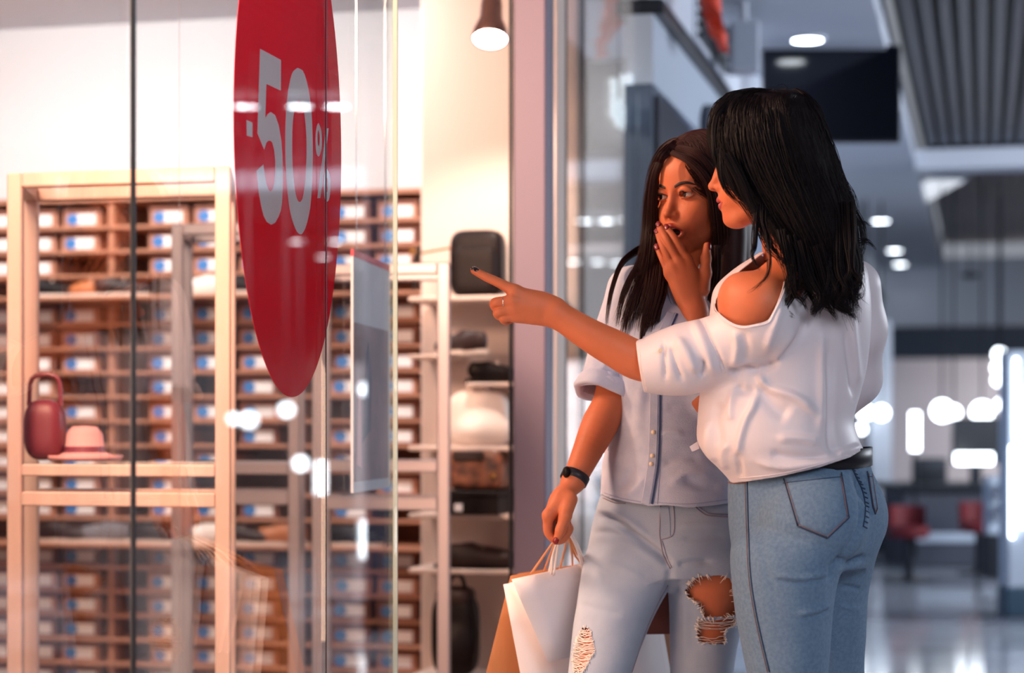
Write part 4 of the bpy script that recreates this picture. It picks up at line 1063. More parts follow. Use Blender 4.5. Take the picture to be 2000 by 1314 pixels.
def head_prims(O, R, mouth_open):
    """(prims with blend radius, cuts) of a woman's head; O between the eyes' level and the skull axis, R rows forward/left/up"""
    def p(f, l, u): return O+R[0]*f+R[1]*l+R[2]*u
    A = []
    a = lambda pr, k=0.012: A.append((pr, k))
    a(ell(p(-.012, 0, .036), (.095, .074, .088), R), 0)
    a(ell(p(.022, 0, -.012), (.066, .062, .090), R), .03)
    a(ell(p(.030, 0, -.052), (.050, .049, .055), R), .03)
    for s in (1, -1):
        a(cone(p(.000, .054*s, -.055), p(.060, .017*s, -.101), .019, .014), .022)
        a(ell(p(.056, .041*s, -.030), (.023, .021, .021), R), .020)
        a(ell(p(.064, .026*s, -.052), (.022, .022, .026), R), .020)
    a(ell(p(.072, 0, -.100), (.020, .022, .017), R), .018)
    a(ell(p(.060, 0, .050), (.030, .052, .040), R), .03)
    a(cone(p(.077, -.028, .019), p(.077, .028, .019), .010, .010), .014)
    a(cone(p(.083, 0, .010), p(.102, 0, -.034), .0075, .0085), .012)
    a(ell(p(.1035, 0, -.037), (.0105, .0092, .0088), R), .006)
    for s in (1, -1): a(ell(p(.0925, .0118*s, -.0405), (.0095, .0065, .0072), R), .006)
    a(ell(p(.076, 0, -.066), (.021, .028, .026), R), .014)
    for s in (1, -1): a(ell(p(-.005, .074*s, -.012), (.017, .008, .028), R), .006)
    cuts = []
    for s in (1, -1):
        cuts.append((ell(p(.094, .032*s, .0015), (.0165, .0185, .0125), R), .014))
        cuts.append((ell(p(.104, .0062*s, -.0455), (.008, .0036, .0036), R), .002))
    B = []
    b = lambda pr, k=0.004: B.append((pr, k))
    for s in (1, -1):
        b(ell(p(.0735, .0325*s, 0), (.0128, .0128, .0128), R), .004)
        # lids: upper and lower rims, with a crease fold above
        up = [p(.0795, .0175*s, -.0015), p(.0868, .0245*s, .0048), p(.0882, .0325*s, .0064), p(.0846, .0405*s, .0046), p(.0772, .0470*s, .0)]
        lo = [p(.0795, .0175*s, -.0025), p(.0858, .0250*s, -.0058), p(.0868, .0325*s, -.0068), p(.0830, .0405*s, -.0054), p(.0772, .0470*s, -.0012)]
        for c in chain(catmull(up, 10), [.0022]*10): b(c, .003)
        for c in chain(catmull(lo, 10), [.0018]*10): b(c, .003)
        cr = [p(.083, .0185*s, .0065), p(.0878, .0265*s, .0108), p(.0875, .0345*s, .0116), p(.0820, .0440*s, .0075)]
        for c in chain(catmull(cr, 8), [.0034]*8): b(c, .005)
    um = -.064; d = .016 if mouth_open else .002; fo = 0 if mouth_open else -.0045
    for s in (1, -1):
        for c in chain(catmull([p(.0985+fo, 0, um-.0005), p(.0985+fo, .005*s, um+.001), p(.0935+fo, .014*s, um-.003), p(.0845, .0235*s, um-.0085)], 8), np.linspace(.0052, .0028, 8)): b(c, .004)
        for c in chain(catmull([p(.0955-.2*d+fo, 0, um-.0095-d), p(.0930-.2*d+fo, .012*s, um-.0085-d), p(.0845, .0235*s, um-.0085-d*.35)], 8), np.linspace(.0062, .0028, 8)): b(c, .004)
    c2 = []
    for s in (1, -1):
        for q in ((.0225, -.0008, .0040, .0062), (.0325, .0000, .0056, .0085), (.0415, -.0004, .0042, .0062)): c2.append((ell(p(.0865, q[0]*s, q[1]), (.0165, q[3], q[2]), R), .0012))
    if mouth_open: c2.append((ell(p(.094, 0, um-.0045-d*.5), (.030, .0195, .0048+d*.30), R), .003))
    else: c2.append((ell(p(.102, 0, um-.0055), (.012, .022, .0009), R), .002))
    return A, cuts, B, c2, p

def build_grid(lo, hi, h, prims, cuts=(), more=(), cuts2=(), off=0.0):
    g = Grid(lo, hi, h)
    for q, k in prims: g.add(q, k, off)
    for q, k in cuts: g.cut(q, k)
    for q, k in more: g.add(q, k)
    for q, k in cuts2: g.cut(q, k)
    return g

def join(parts):
    Vs, Ts, n = [], [], 0
    for V, Q in parts:
        Vs.append(V); Ts.append(tri(Q)+n); n += len(V)
    return np.vstack(Vs), np.vstack(Ts)

def eye(O, R, l, gaze, parent, label):
    """eyeball with white, iris and pupil looking along gaze"""
    c = O+R[0]*.0735+R[1]*l; r = .0126; g = np.array(gaze, float); g /= np.linalg.norm(g)
    x = np.cross(g, [0, 0, 1]); x /= np.linalg.norm(x); y = np.cross(x, g)
    V = []; Fs = []; M = []; n = 20; th = [0.0, .10, .19, .30, .42, .50, .8, 1.2, 1.7]
    for t in th:
        for k in range(n): V.append(c+r*(g*math.cos(t)+math.sin(t)*(x*math.cos(2*math.pi*k/n)+y*math.sin(2*math.pi*k/n))))
    for i in range(len(th)-1):
        for k in range(n):
            j = (k+1) % n; Fs.append((i*n+k, i*n+j, (i+1)*n+j, (i+1)*n+k)); M.append(2 if th[i+1] <= .20 else 1 if th[i+1] <= .51 else 0)
    return obj('eye', np.array(V), Fs, [M_eyewhite, M_iris, M_pupil], parent, midx=M, smooth=True)

def surface_band(tree, O, pts, widths, parent, name, m, off=0.0012, thick=0.0012, n=18):
    """a tapered raised band on a head: pts are world points, cast towards O onto the surface"""
    C = catmull(np.array(pts), n); Wd = np.interp(np.linspace(0, 1, n), np.linspace(0, 1, len(widths)), widths); Q = []
    for p in C:
        d = Vector(O-p).normalized(); r = tree.ray_cast(Vector(p)-d*0.05, d, 0.3)
        Q.append(np.array(r[0])-np.array(d)*off if r[0] is not None else p)
    V = []; Fs = []
    for i, p in enumerate(Q):
        t = Q[min(i+1, n-1)]-Q[max(i-1, 0)]; t /= np.linalg.norm(t)+1e-9; o = p-O; o /= np.linalg.norm(o); s_ = np.cross(t, o); s_ /= np.linalg.norm(s_)+1e-9
        for a_, b_ in ((-1, -1), (-.6, .6), (.6, .6), (1, -1)): V.append(p+s_*a_*Wd[i]/2+o*b_*thick)
    for i in range(n-1):
        for k in range(4): Fs.append((i*4+k, i*4+(k+1) % 4, i*4+4+(k+1) % 4, i*4+4+k))
    return obj(name, np.array(V), Fs, m, parent, smooth=True)

def nail(tip, back, normal, m, parent, L=0.0125, Wd=0.0088, rad=.0062):
    """a painted nail lying on a fingertip: tip end, direction from back to tip, outward normal"""
    t = np.array(tip)-np.array(back); t /= np.linalg.norm(t); n = np.array(normal, float); n -= t*np.dot(n, t); n /= np.linalg.norm(n); s = np.cross(t, n)
    V = []; Fs = []; nu, nv = 6, 7
    for i in range(nu):
        u = i/(nu-1); w = Wd/2*math.sqrt(max(0.04, 1-(2*u-1)**4*0.75))
        for j in range(nv):
            v = 2*j/(nv-1)-1
            V.append(np.array(tip)+t*(u*L-L*0.55)+s*v*w+n*(rad+0.0006-0.0022*v*v-0.0022*max(0, u-.45)**2*4))
    for i in range(nu-1):
        for j in range(nv-1): Fs.append((i*nv+j, i*nv+j+1, (i+1)*nv+j+1, (i+1)*nv+j))
    Vt, Tt = thicken(np.array(V), np.array(Fs), 0.0008)
    return obj('fingernail', Vt, Tt, m, parent, smooth=True)

def foot(P, yaw, parent, m, m2):
    """plain trainer under a trouser leg, out of the picture's frame"""
    f = np.array([-math.sin(yaw), -math.cos(yaw), 0]); l = np.array([math.cos(yaw), -math.sin(yaw), 0]); P = np.array([P[0], P[1], 0.0]); z = np.array([0, 0, 1.0]); R = [f, l, z]
    g = Grid(P+np.array([-.22, -.22, .012]), P+np.array([.22, .22, .16]), .008)
    for q in (ell(P+f*.10+z*.03, (.085, .042, .035), R), ell(P-f*.01+z*.045, (.075, .036, .055), R), cone(P+z*.06, P+z*.115, .036, .038)): g.add(q, .03)
    V, Q = g.mesh(1); s = obj('shoe', V, Q, m, parent, smooth=True)
    out = [P+f*(.048+.137*math.cos(w))+l*math.sin(w)*(.040 if math.cos(w) > 0 else .034) for w in np.linspace(0, 2*math.pi, 22, endpoint=False)]
    MB().prism(out, z*.016).obj('sole', m2, s)

def px_sec(rows):
    """rows (py, left px, right px, Y, depth radius) -> loft sections"""
    S = []
    for py, x0, x1, Y, ry in rows:
        P = at((x0+x1)/2, py, Y); S.append((P[2], P[0], P[1], (x1-x0)/2/F*Y, ry))
    return S

# ------------------------------------------------------------------ woman in the pale denim shirt
YA = 4.18
def A3(px, py, dY=0.0): return at(px, py, YA+dY)
OA = A3(1367, 383); RA = frame_f(math.radians(46), math.radians(-4), 0.0)
hp, hc, hm, hc2, pA = head_prims(OA, RA, True)
# arms and hands
r_sh, r_el, r_wr = A3(1232, 570, .0), A3(1196, 775, -.04), A3(1121, 938, -.12)
l_sh, l_el, l_wr = A3(1420, 570, .02), A3(1378, 775, -.10), A3(1358, 606, -.125)
armA_r = [(limb([r_sh, (r_sh+r_el)/2, r_el, r_el+(r_wr-r_el)*.35, r_el+(r_wr-r_el)*.7, r_wr], [.044, .042, .0375, .0375, .0300, .0240]), .012)]
armA_l = [(limb([l_sh, l_el], [.043, .038]), .012), (limb([l_el, l_el+(l_wr-l_el)*.35, l_el+(l_wr-l_el)*.7, l_wr], [.037, .0365, .030, .0230]), .012)]
def finger(pts, rad, k=.0008): return [(limb(pts, rad, 4*len(pts)), k)]
# right hand closed round the bag handles: knuckles to the window, thumb towards the camera
HR = []
kn = [A3(1071, 1006, -0.165), A3(1072, 1007, -0.145), A3(1075, 1009, -0.125), A3(1080, 1011, -0.107)]
for i, K in enumerate(kn):
    dy = (-0.160, -0.142, -0.125, -0.110)[i]
    pts = [K, A3(1071+2*i, 1040-2*i, dy), A3(1092+1.5*i, 1056-3*i, dy), A3(1110+i, 1040-2*i, dy), A3(1109, 1022, dy)]
    HR += finger(pts, [.0105, .0092, .0084, .0076, .0068])
HR += [(c, .008) for c in chain([r_wr+np.array([0, -.008, 0]), kn[0]], [.019, .0125])+chain([r_wr, kn[1]], [.019, .0125])+chain([r_wr, kn[2]], [.019, .012])+chain([r_wr+np.array([0, .008, 0]), kn[3]], [.018, .0115])]
HR += [(ell(A3(1098, 985, -0.142), (.026, .026, .034)), .014)]
th_r = [A3(1112, 975, -0.155), A3(1104, 1008, -0.178), A3(1095, 1035, -0.182), A3(1087, 1056, -0.178)]
HR += [(c, .006) for c in chain(th_r, [.017, .0125, .0102, .0078])]
# left hand laid over the mouth, back to the camera
HL = []
lh = {'index': [(1342, 508, -.125), (1322, 473, -.125), (1309, 455, -.112), (1303, 445, -.103)],
      'middle': [(1327, 513, -.128), (1305, 473, -.125), (1294, 454, -.106), (1288, 440, -.092)],
      'ring': [(1315, 522, -.126), (1298, 487, -.122), (1290, 468, -.105), (1285, 453, -.090)],
      'little': [(1308, 534, -.120), (1296, 510, -.116), (1289, 495, -.106), (1284, 483, -.098)]}
rads = {'index': (.0098, .0084, .0076, .0066), 'middle': (.0100, .0086, .0078, .0068), 'ring': (.0096, .0082, .0074, .0064), 'little': (.0088, .0072, .0064, .0056)}
LH = {n: [A3(*q) for q in v] for n, v in lh.items()}
for n in lh: HL += finger(LH[n], rads[n])
for n, dx in (('index', .008), ('middle', .003), ('ring', -.003), ('little', -.009)):
    HL += [(c, .010) for c in chain([l_wr+np.array([dx, 0, 0]), LH[n][0]], [.0165, .0112])]
HL += [(ell(A3(1345, 560, -.122), (.030, .013, .045)), .014)]
th_l = [A3(1372, 565, -.120), A3(1378, 533, -.118), A3(1379, 505, -.116), A3(1381, 480, -.112)]
HL += [(c, .008) for c in chain(th_l, [.0155, .0118, .0098, .0074])]

torso_skin = loft(px_sec([(1090, 1190, 1440, 4.19, .10), (1000, 1178, 1452, 4.19, .115), (900, 1210, 1412, 4.19, .095), (800, 1220, 1392, 4.18, .092), (700, 1208, 1404, 4.17, .112), (620, 1212, 1432, 4.18, .105), (560, 1225, 1432, 4.20, .075), (535, 1262, 1412, 4.20, .06)]))
neckA = chain([pA(-.020, 0, -.08), A3(1352, 560, .03)], [.052, .058])
legsA = [loft(px_sec([(1050, 1190, 1290, 4.18, .07), (1080, 1156, 1304, 4.175, .084), (1110, 1142, 1312, 4.17, .086), (1143, 1136, 1306, 4.16, .081), (1181, 1130, 1284, 4.145, .076), (1229, 1122, 1262, 4.13, .070), (1314, 1114, 1232, 4.10, .062), (1400, 1106, 1212, 4.08, .055), (1520, 1095, 1196, 4.11, .056), (1740, 1099, 1163, 4.13, .036), (1785, 1099, 1163, 4.13, .036)])),
         loft(px_sec([(1050, 1330, 1440, 4.185, .07), (1080, 1318, 1462, 4.188, .084), (1110, 1308, 1470, 4.19, .088), (1143, 1309, 1462, 4.19, .083), (1200, 1312, 1448, 4.19, .075), (1314, 1313, 1430, 4.18, .064), (1400, 1318, 1424, 4.17, .055), (1520, 1320, 1422, 4.21, .056), (1740, 1340, 1404, 4.24, .036), (1785, 1340, 1404, 4.24, .036)]))]
coreA = [(torso_skin, .02), (neckA[0], .02)]+[(l, .02) for l in legsA]+[(cone(r_sh, A3(1330, 560, .02), .045, .06), .03), (cone(l_sh, A3(1350, 560, .02), .045, .06), .03)]
allA = hp+coreA+armA_r+armA_l
partsA = []
g = build_grid(OA+np.array([-.16, -.17, -.185]), OA+np.array([.14, .16, .15]), .0017, hp+[(neckA[0], .02)], hc, hm, hc2)
hvA, hqA = g.mesh(2)
partsA.append((hvA, hqA))
bb_ = lambda pr: (np.min([q.lo for q, k in pr], 0)-.015, np.max([q.hi for q, k in pr], 0)+.015)
lo, hi = bb_(armA_r+HR); partsA.append(build_grid(lo, hi, .0026, HR+armA_r).mesh(2))
lo, hi = bb_(armA_l[1:]+HL); partsA.append(build_grid(lo, hi, .0018, HL+armA_l).mesh(2))
lo, hi = bb_(coreA); hi[2] = OA[2]-.16; partsA.append(build_grid(lo, hi, .006, coreA, off=-.006).mesh(1))
VA, TA = join(partsA)
# lips and the inside of the mouth take their own colour
cen = VA[TA].mean(1)-OA; fl_, ll_, ul_ = cen@RA[0], cen@RA[1], cen@RA[2]
def lip_mask(fl_, ll_, ul_, um, d):
    x = np.abs(ll_)/.0245
    top = um+.0058-.0135*x**1.6+.002*(np.abs(x-.22) < .2); bot = um-.0165-d+(.010+d*.6)*x**1.8
    return (fl_ > .0815) & (x < 1) & (ul_ < top) & (ul_ > bot)
mi = np.zeros(len(TA), int); nh = len(tri(hqA))
hm_ = np.arange(len(TA)) < nh
mi[hm_ & lip_mask(fl_, ll_, ul_, -.064, .016)] = 1
inn = hm_ & (((fl_-.094)/.029)**2+(ll_/.0195)**2+((ul_+.0765)/.0100)**2 < 1.08) & (fl_ < .089) & (fl_ > .05)
mi[inn] = 2
baseA = np.array([A3(1290, 840)[0], YA, 0.0])
pa = obj('person', VA, TA, [M_skin, M_lip, M_mouth], base=baseA, midx=mi, smooth=True)
tag(pa, 'woman in pale denim shirt and ripped jeans, hand over her open mouth, holding paper bags', 'person')
for l in (.0325, -.0325): eye(OA, RA, l, RA[0]+RA[1]*(-.18)+RA[2]*0.02, pa, '')
trA = bvh(hvA, hqA)
for s in (1, -1):
    surface_band(trA, OA, [pA(.10, .0135*s, .0185), pA(.095, .026*s, .0235), pA(.085, .040*s, .0245), pA(.065, .054*s, .0165)], [.0060, .0080, .0062, .0014], pa, 'eyebrow', M_brow, off=.0006, thick=.0010)
    surface_band(trA, OA, [pA(.10, .0185*s, -.0005), pA(.10, .0250*s, .0052), pA(.10, .0325*s, .0070), pA(.095, .0405*s, .0050), pA(.085, .0500*s, .0010)], [.0014, .0032, .0042, .0044, .0020], pa, 'eyelashes', M_brow, off=.0012, thick=.0010)
    surface_band(trA, OA, [pA(.10, .0215*s, -.0048), pA(.10, .0325*s, -.0080), pA(.09, .0455*s, -.0040)], [.0006, .0012, .0012], pa, 'lower_lashes', M_brow, off=.0003, thick=.0006)
MB().tube(catmull([pA(.078, -.014, -.0665), pA(.086, -.006, -.0660), pA(.088, 0, -.0660), pA(.086, .006, -.0660), pA(.078, .014, -.0665)], 10), .0026).obj('teeth', M_tooth, pa, smooth=True)
for n in lh: nail(LH[n][3], LH[n][2], np.array([-.35, -1, .1]), M_nail, pa, .0170, .0118, rads[n][3]+.0010)
nail(th_l[3], th_l[2], np.array([.75, -.66, 0]), M_nail, pa, .016, .0115, .0084)
nail(th_r[3], th_r[2], np.array([-.3, -1, .0]), M_nail, pa, .015, .012, .0086)
for i in range(2): nail(A3(1109, 1022, (-.160, -.142)[i]), A3(1110+i, 1040-2*i, (-.160, -.142)[i]), np.array([1, -.3, .1]), M_nail, pa)

# jeans
M_jeanA = mat('faded_pale_denim', (176, 186, 204), 0.8, rgb2=(150, 164, 188), vscale=7, bump=0.25, bscale=700)
M_stitchA = mat('grey_brown_stitch', (148, 134, 146), 0.8)
M_thread = mat('frayed_white_thread', (238, 226, 220), 0.9)
hipsA = loft(px_sec([(1125, 1150, 1466, 4.185, .100), (1090, 1144, 1470, 4.185, .115), (1050, 1151, 1470, 4.185, .122), (1010, 1160, 1464, 4.185, .12), (960, 1176, 1446, 4.185, .112), (930, 1186, 1436, 4.185, .105)]))
lo, hi = bb_([(hipsA, 0)]+[(l, 0) for l in legsA]); lo[2] = .07
g = Grid(lo, hi, .0042); g.add(hipsA, 0.0)
for l in legsA: g.add(l, .022, .004)
VJ, QJ = g.mesh(3)
crA = [([(1162, 1006), (1190, 1011), (1222, 1030), (1262, 1062), (1298, 1092), (1310, 1110)], 8, -.016), ([(1166, 1000), (1194, 1000), (1226, 1018), (1270, 1050)], 9, .009),
       ([(1152, 1040), (1190, 1040), (1235, 1055), (1285, 1088)], 6, -.004), ([(1322, 1104), (1350, 1098), (1395, 1096)], 6, -.005), ([(1330, 1052), (1370, 1050), (1420, 1046)], 6, -.003),
       ([(1322, 1028), (1370, 1024), (1420, 1024)], 5, .002), ([(1308, 1110), (1306, 1140), (1290, 1180)], 7, -.006), ([(1330, 1130), (1340, 1200), (1338, 1280)], 8, .004),
       ([(1180, 1095), (1215, 1110), (1262, 1130)], 8, .003), ([(1130, 1180), (1170, 1190), (1220, 1200)], 8, -.003), ([(1318, 1150), (1340, 1160)], 6, -.003)]
VJ = sculpt(VJ, QJ, crA); VJ = wrinkle(VJ, QJ, .0012, 45, 5)
PJ = pix(VJ); NJ = normals(VJ, QJ); front = NJ[:, 1] < .15
rip1 = [(1352, 1133), (1369, 1126), (1410, 1124), (1427, 1130), (1436, 1165), (1440, 1200), (1418, 1205), (1375, 1205), (1369, 1189), (1359, 1176), (1344, 1166), (1339, 1154), (1344, 1141)]
rip2 = [(1363, 1211), (1437, 1207), (1437, 1220), (1416, 1230), (1418, 1251), (1414, 1258), (1365, 1256), (1361, 1230)]
rip3 = [(1138, 1224), (1150, 1226), (1157, 1248), (1162, 1270), (1154, 1283), (1146, 1300), (1138, 1312), (1121, 1314), (1118, 1282), (1128, 1245)]
rg = np.random.default_rng(11)
def jag(poly):
    out = []
    for i in range(len(poly)):
        a = np.array(poly[i], float); b = np.array(poly[(i+1) % len(poly)], float); k = max(1, int(np.linalg.norm(b-a)/4))
        for j in range(k): out.append(a+(b-a)*j/k+rg.normal(0, 1.0, 2))
    return out
trJ0 = bvh(VJ, QJ)
TJ = tri(QJ)
for rp in (rip1, rip2, rip3):
    PJ = pix(VJ); NJ = normals(VJ, TJ); f = -inpoly(PJ, jag(rp)); f = np.where(NJ[:, 1] < .3, f, 5.0); f = np.where(np.abs(f) < .05, .05, f)
    VJ, TJ = clip(VJ, TJ, f)
VJ2, TJ2 = thicken(VJ, TJ, .0018)
ja = obj('jeans', VJ2, TJ2, M_jeanA, pa, smooth=True)
def seam(tree, pts, r, parent, m, name='seam', n=30, off=.0006):
    C = trace(tree, pts, n, off)
    if len(C) > 3: return MB().tube(C, r, 6).obj(name, m, parent, smooth=True)
seam(trJ0, [(1290, 985), (1289, 1020), (1289, 1050), (1298, 1090), (1309, 1110)], .0012, ja, M_stitchA)
seam(trJ0, [(1315, 985), (1317, 1020), (1313, 1045), (1291, 1054)], .0010, ja, M_stitchA)
seam(trJ0, [(1293, 1056), (1304, 1090), (1312, 1108)], .0009, ja, M_stitchA)
seam(trJ0, [(1358, 990), (1370, 1001), (1386, 1007), (1426, 1009)], .0011, ja, M_stitchA)
seam(trJ0, [(1362, 988), (1374, 997), (1390, 1003), (1426, 1004)], .0009, ja, M_stitchA)
seam(trJ0, [(1178, 972), (1192, 978), (1205, 982), (1222, 983)], .0011, ja, M_stitchA)
seam(trJ0, [(1304, 1143), (1284, 1180), (1262, 1229), (1234, 1312)], .0010, ja, M_stitchA)
V, Fs = ribbon_on(trJ0, [(1297, 990), (1300, 1020), (1300, 1046)], 12, .020, .0016); obj('fly', np.array(V), Fs, M_jeanA, ja)
# frayed threads across and round the rips
def threads(tree, spec, parent, name, rg, r=.0006):
    mb = MB()
    for (x0, x1, y, dy) in spec:
        A_, B_ = hit(tree, x0, y)[0], hit(tree, x1, y+dy)[0]
        if A_ is None or B_ is None: continue
        k = 9; L = [A_+(B_-A_)*t+np.array([0, -.004*math.sin(math.pi*t)-.001, -.004*math.sin(math.pi*t)*rg.uniform(.2, 1.2)]) for t in np.linspace(0, 1, k)]
        mb.tube(L, r, 5)
    o = mb.obj(name, M_thread, parent, smooth=True); tag(o, kind='stuff'); return o
threads(trJ0, [(1362, 1438, 1205+i*2.6, rg.uniform(-3, 3)) for i in range(9)]+[(1366+rg.uniform(-3, 2), 1416, 1243+i*5, rg.uniform(-3, 3)) for i in range(3)], ja, 'loose_threads', rg)
def xr(poly, y):
    P = np.array(poly); xs = []
    for i in range(len(P)):
        a, b = P[i], P[(i+1) % len(P)]
        if (a[1] > y) != (b[1] > y): xs.append(a[0]+(b[0]-a[0])*(y-a[1])/(b[1]-a[1]))
    return (min(xs), max(xs)) if len(xs) > 1 else None
sp_ = []
for y in np.arange(1228, 1312, 2.4):
    q = xr(rip3, y)
    if q: sp_.append((q[0]-1.5, q[1]+1.5, y, rg.uniform(-1, 1)))
threads(trJ0, sp_, ja, 'loose_threads', rg, .0008)
mb = MB()
for rp, nfr in ((rip1, 90), (rip2, 60), (rip3, 50)):
    P = np.array(rp, float)
    for i in range(nfr):
        j = rg.integers(len(P)); a, b = P[j], P[(j+1) % len(P)]; q = a+(b-a)*rg.uniform(); s_ = hit(trJ0, q[0], q[1])[0]
        if s_ is None: continue
        c = P.mean(0); d = (c-q)/np.linalg.norm(c-q)*rg.uniform(2, 9)+rg.normal(0, 2.5, 2)+np.array([0, 2]); e = hit(trJ0, *(q-d*.5))[0]; f_ = at(q[0]+d[0], q[1]+d[1], s_[1]-.003)
        if e is None: continue
        mb.tube([e+np.array([0, -.002, 0]), s_+np.array([0, -.003, 0]), f_], [.0009, .0007, .0003], 4)
tag(mb.obj('frayed_edge', M_thread, ja, smooth=True), kind='stuff')
for P_, yw in ((A3(1128, 1700, -.05), .25), (A3(1372, 1700, .06), .1)): foot(P_, yw, pa, mat('white_trainer', (226, 222, 220), 0.5), M_sole)

# shirt
M_shirt = mat('pale_blue_grey_chambray', (200, 204, 224), 0.8, rgb2=(186, 192, 216), vscale=30, bump=0.2, bscale=500)
M_navy = mat('navy_facing', (44, 62, 104), 0.7)
shirt = loft(px_sec([(1010, 1166, 1452, 4.185, .135), (985, 1170, 1450, 4.185, .134), (936, 1174, 1442, 4.18, .130), (887, 1180, 1428, 4.18, .122), (826, 1192, 1412, 4.175, .116), (782, 1200, 1406, 4.17, .120), (700, 1196, 1416, 4.16, .138), (640, 1198, 1438, 4.17, .132), (585, 1206, 1448, 4.19, .105), (548, 1232, 1436, 4.20, .080), (520, 1296, 1404, 4.20, .066)]))
slv_r = [limb([A3(1240, 572, 0), A3(1213, 650, -.01), A3(1200, 700, -.02)], [.060, .057, .046])]
slv_o = [limb([A3(1226, 612, -.005), A3(1210, 660, -.012), A3(1193, 722, -.03), A3(1187, 752, -.036), A3(1178, 800, -.048)], [.050, .0565, .0555, .056, .057])]
slv_l = chain([A3(1416, 572, .02), A3(1398, 690, -.03), A3(1380, 762, -.085), A3(1370, 735, -.10)], [.060, .055, .052, .048])
lo, hi = bb_([(shirt, 0)]+[(c, 0) for c in slv_r+slv_l])
g = Grid(lo, hi, .0040); g.add(shirt, 0)
for c in slv_r: g.add(c, .020)
for c in slv_l: g.add(c, .020)
VS, QS = g.mesh(3)
fold = [([(1268, 700), (1258, 740), (1250, 790), (1246, 850)], 10, .004), ([(1225, 740), (1222, 800), (1214, 860), (1200, 930)], 9, .004), ([(1240, 905), (1225, 935), (1200, 958)], 9, -.005), ([(1262, 930), (1240, 955), (1220, 972)], 8, .005),
        ([(1286, 850), (1305, 845), (1340, 848)], 7, .004), ([(1290, 905), (1330, 890), (1372, 895)], 10, -.004), ([(1305, 950), (1345, 925), (1395, 925)], 10, .004), ([(1300, 800), (1330, 788), (1362, 790)], 9, -.003),
        ([(1330, 930), (1370, 950), (1410, 952)], 9, -.004), ([(1286, 760), (1300, 735), (1340, 720)], 9, .004), ([(1255, 690), (1275, 660), (1300, 645)], 7, .004), ([(1245, 660), (1268, 630), (1295, 618)], 6, -.004), ([(1240, 700), (1262, 745), (1266, 800)], 7, -.004),
        ([(1262, 610), (1285, 590), (1305, 585)], 6, .004), ([(1182, 700), (1196, 694), (1208, 700)], 4, -.005), ([(1176, 715), (1192, 706), (1208, 714)], 4, .005), ([(1174, 730), (1190, 722), (1208, 731)], 4, -.005), ([(1172, 745), (1188, 737), (1206, 748)], 4, .004), ([(1210, 690), (1208, 740), (1204, 790)], 5, -.008)]
VS = sculpt(VS, QS, fold); VS = wrinkle(VS, QS, .0022, 38, 8)
TS = tri(QS)
lo, hi = bb_([(c, 0) for c in slv_o]); g = Grid(lo, hi, .0040); g.add(slv_o, 0); VO, QO = g.mesh(3); VO = wrinkle(sculpt(VO, QO, fold), QO, .0018, 45, 9)
cd = (A3(1178, 800, -.048)-A3(1193, 722, -.03)); cd /= np.linalg.norm(cd); VO, TO = clip(VO, tri(QO), -((VO-A3(1186, 768, -.038))@cd)); VO, TO = clip(VO, TO, (VO-A3(1216, 640, -.01))@cd)
hemz = lambda P: np.interp(P[:, 0], [1165, 1190, 1225, 1262, 1264, 1300, 1345, 1390, 1430, 1460], [962, 972, 980, 986, 988, 986, 991, 987, 982, 975])
P = pix(VS); VS, TS = clip(VS, TS, (hemz(P)-P[:, 1]))
# cuffs and neck opening
f = np.linalg.norm((VS-A3(1371, 735, -.10))/np.array([1, 1, 1]), axis=1)-.052; VS, TS = clip(VS, TS, f)
P = pix(VS); NS = normals(VS, TS); vneck = [(1290, 470), (1300, 540), (1312, 582), (1326, 600), (1342, 575), (1362, 530), (1380, 470)]
f = -inpoly(P, vneck); f = np.where(VS[:, 1] < 4.19, f, 5.0); VS, TS = clip(VS, TS, f)
VS, TS = clip(VS, TS, np.linalg.norm((VS-A3(1352, 520, .03))/np.array([1, 1, .8]), axis=1)-.066)
VS, TS = islands_keep(VS, TS, .05); TS = np.vstack([TS, TO+len(VS)]); VS = np.vstack([VS, VO])
trS = bvh(VS, TS)
VS2, TS2 = thicken(VS, TS, .0022)
sa = obj('shirt', VS2, TS2, M_shirt, pa, smooth=True)
pl_ = [(1312, 612), (1292, 660), (1281, 700), (1279, 760), (1278, 830), (1275, 900), (1268, 950), (1262, 984)]
V, Fs = ribbon_on(trS, pl_, 46, .021, .0024); obj('button_placket', np.array(V), Fs, M_shirt, sa)
edge = [(x+11, y) for x, y in pl_]; V, Fs = ribbon_on(trS, edge, 46, .0042, .0030); obj('navy_edge', np.array(V), Fs, M_navy, sa)
for dx in (-7, 6): seam(trS, [(x+dx, y) for x, y in pl_], .0007, sa, mat('pale_blue_stitch', (160, 170, 200), 0.8), n=46, off=.0026)
seam(trS, [(1288, 770), (1292, 850), (1290, 900), (1284, 984)], .0007, sa, MATS['pale_blue_stitch'])
seam(trS, [(1180, 962), (1215, 973), (1258, 981)], .0007, sa, MATS['pale_blue_stitch']); seam(trS, [(1272, 980), (1345, 984), (1424, 975)], .0007, sa, MATS['pale_blue_stitch'])
seam(trS, [(1206, 700), (1209, 740), (1205, 790), (1196, 830), (1188, 880)], .0008, sa, MATS['pale_blue_stitch'])
M_pearl = mat('cream_button', (238, 214, 186), 0.3)
for x, y in ((1277, 752), (1276, 844), (1274, 890), (1272, 906), (1280, 700)):
    q, n = hit(trS, x, y); d = np.array([0, 0, CH])-q; d /= np.linalg.norm(d)
    cone_along(q+d*.0022, -d, [(.0, .0026), (.0042, .0026), (.0046, .001), (.0046, -.001)], 14).obj('button', M_pearl, sa, smooth=True)
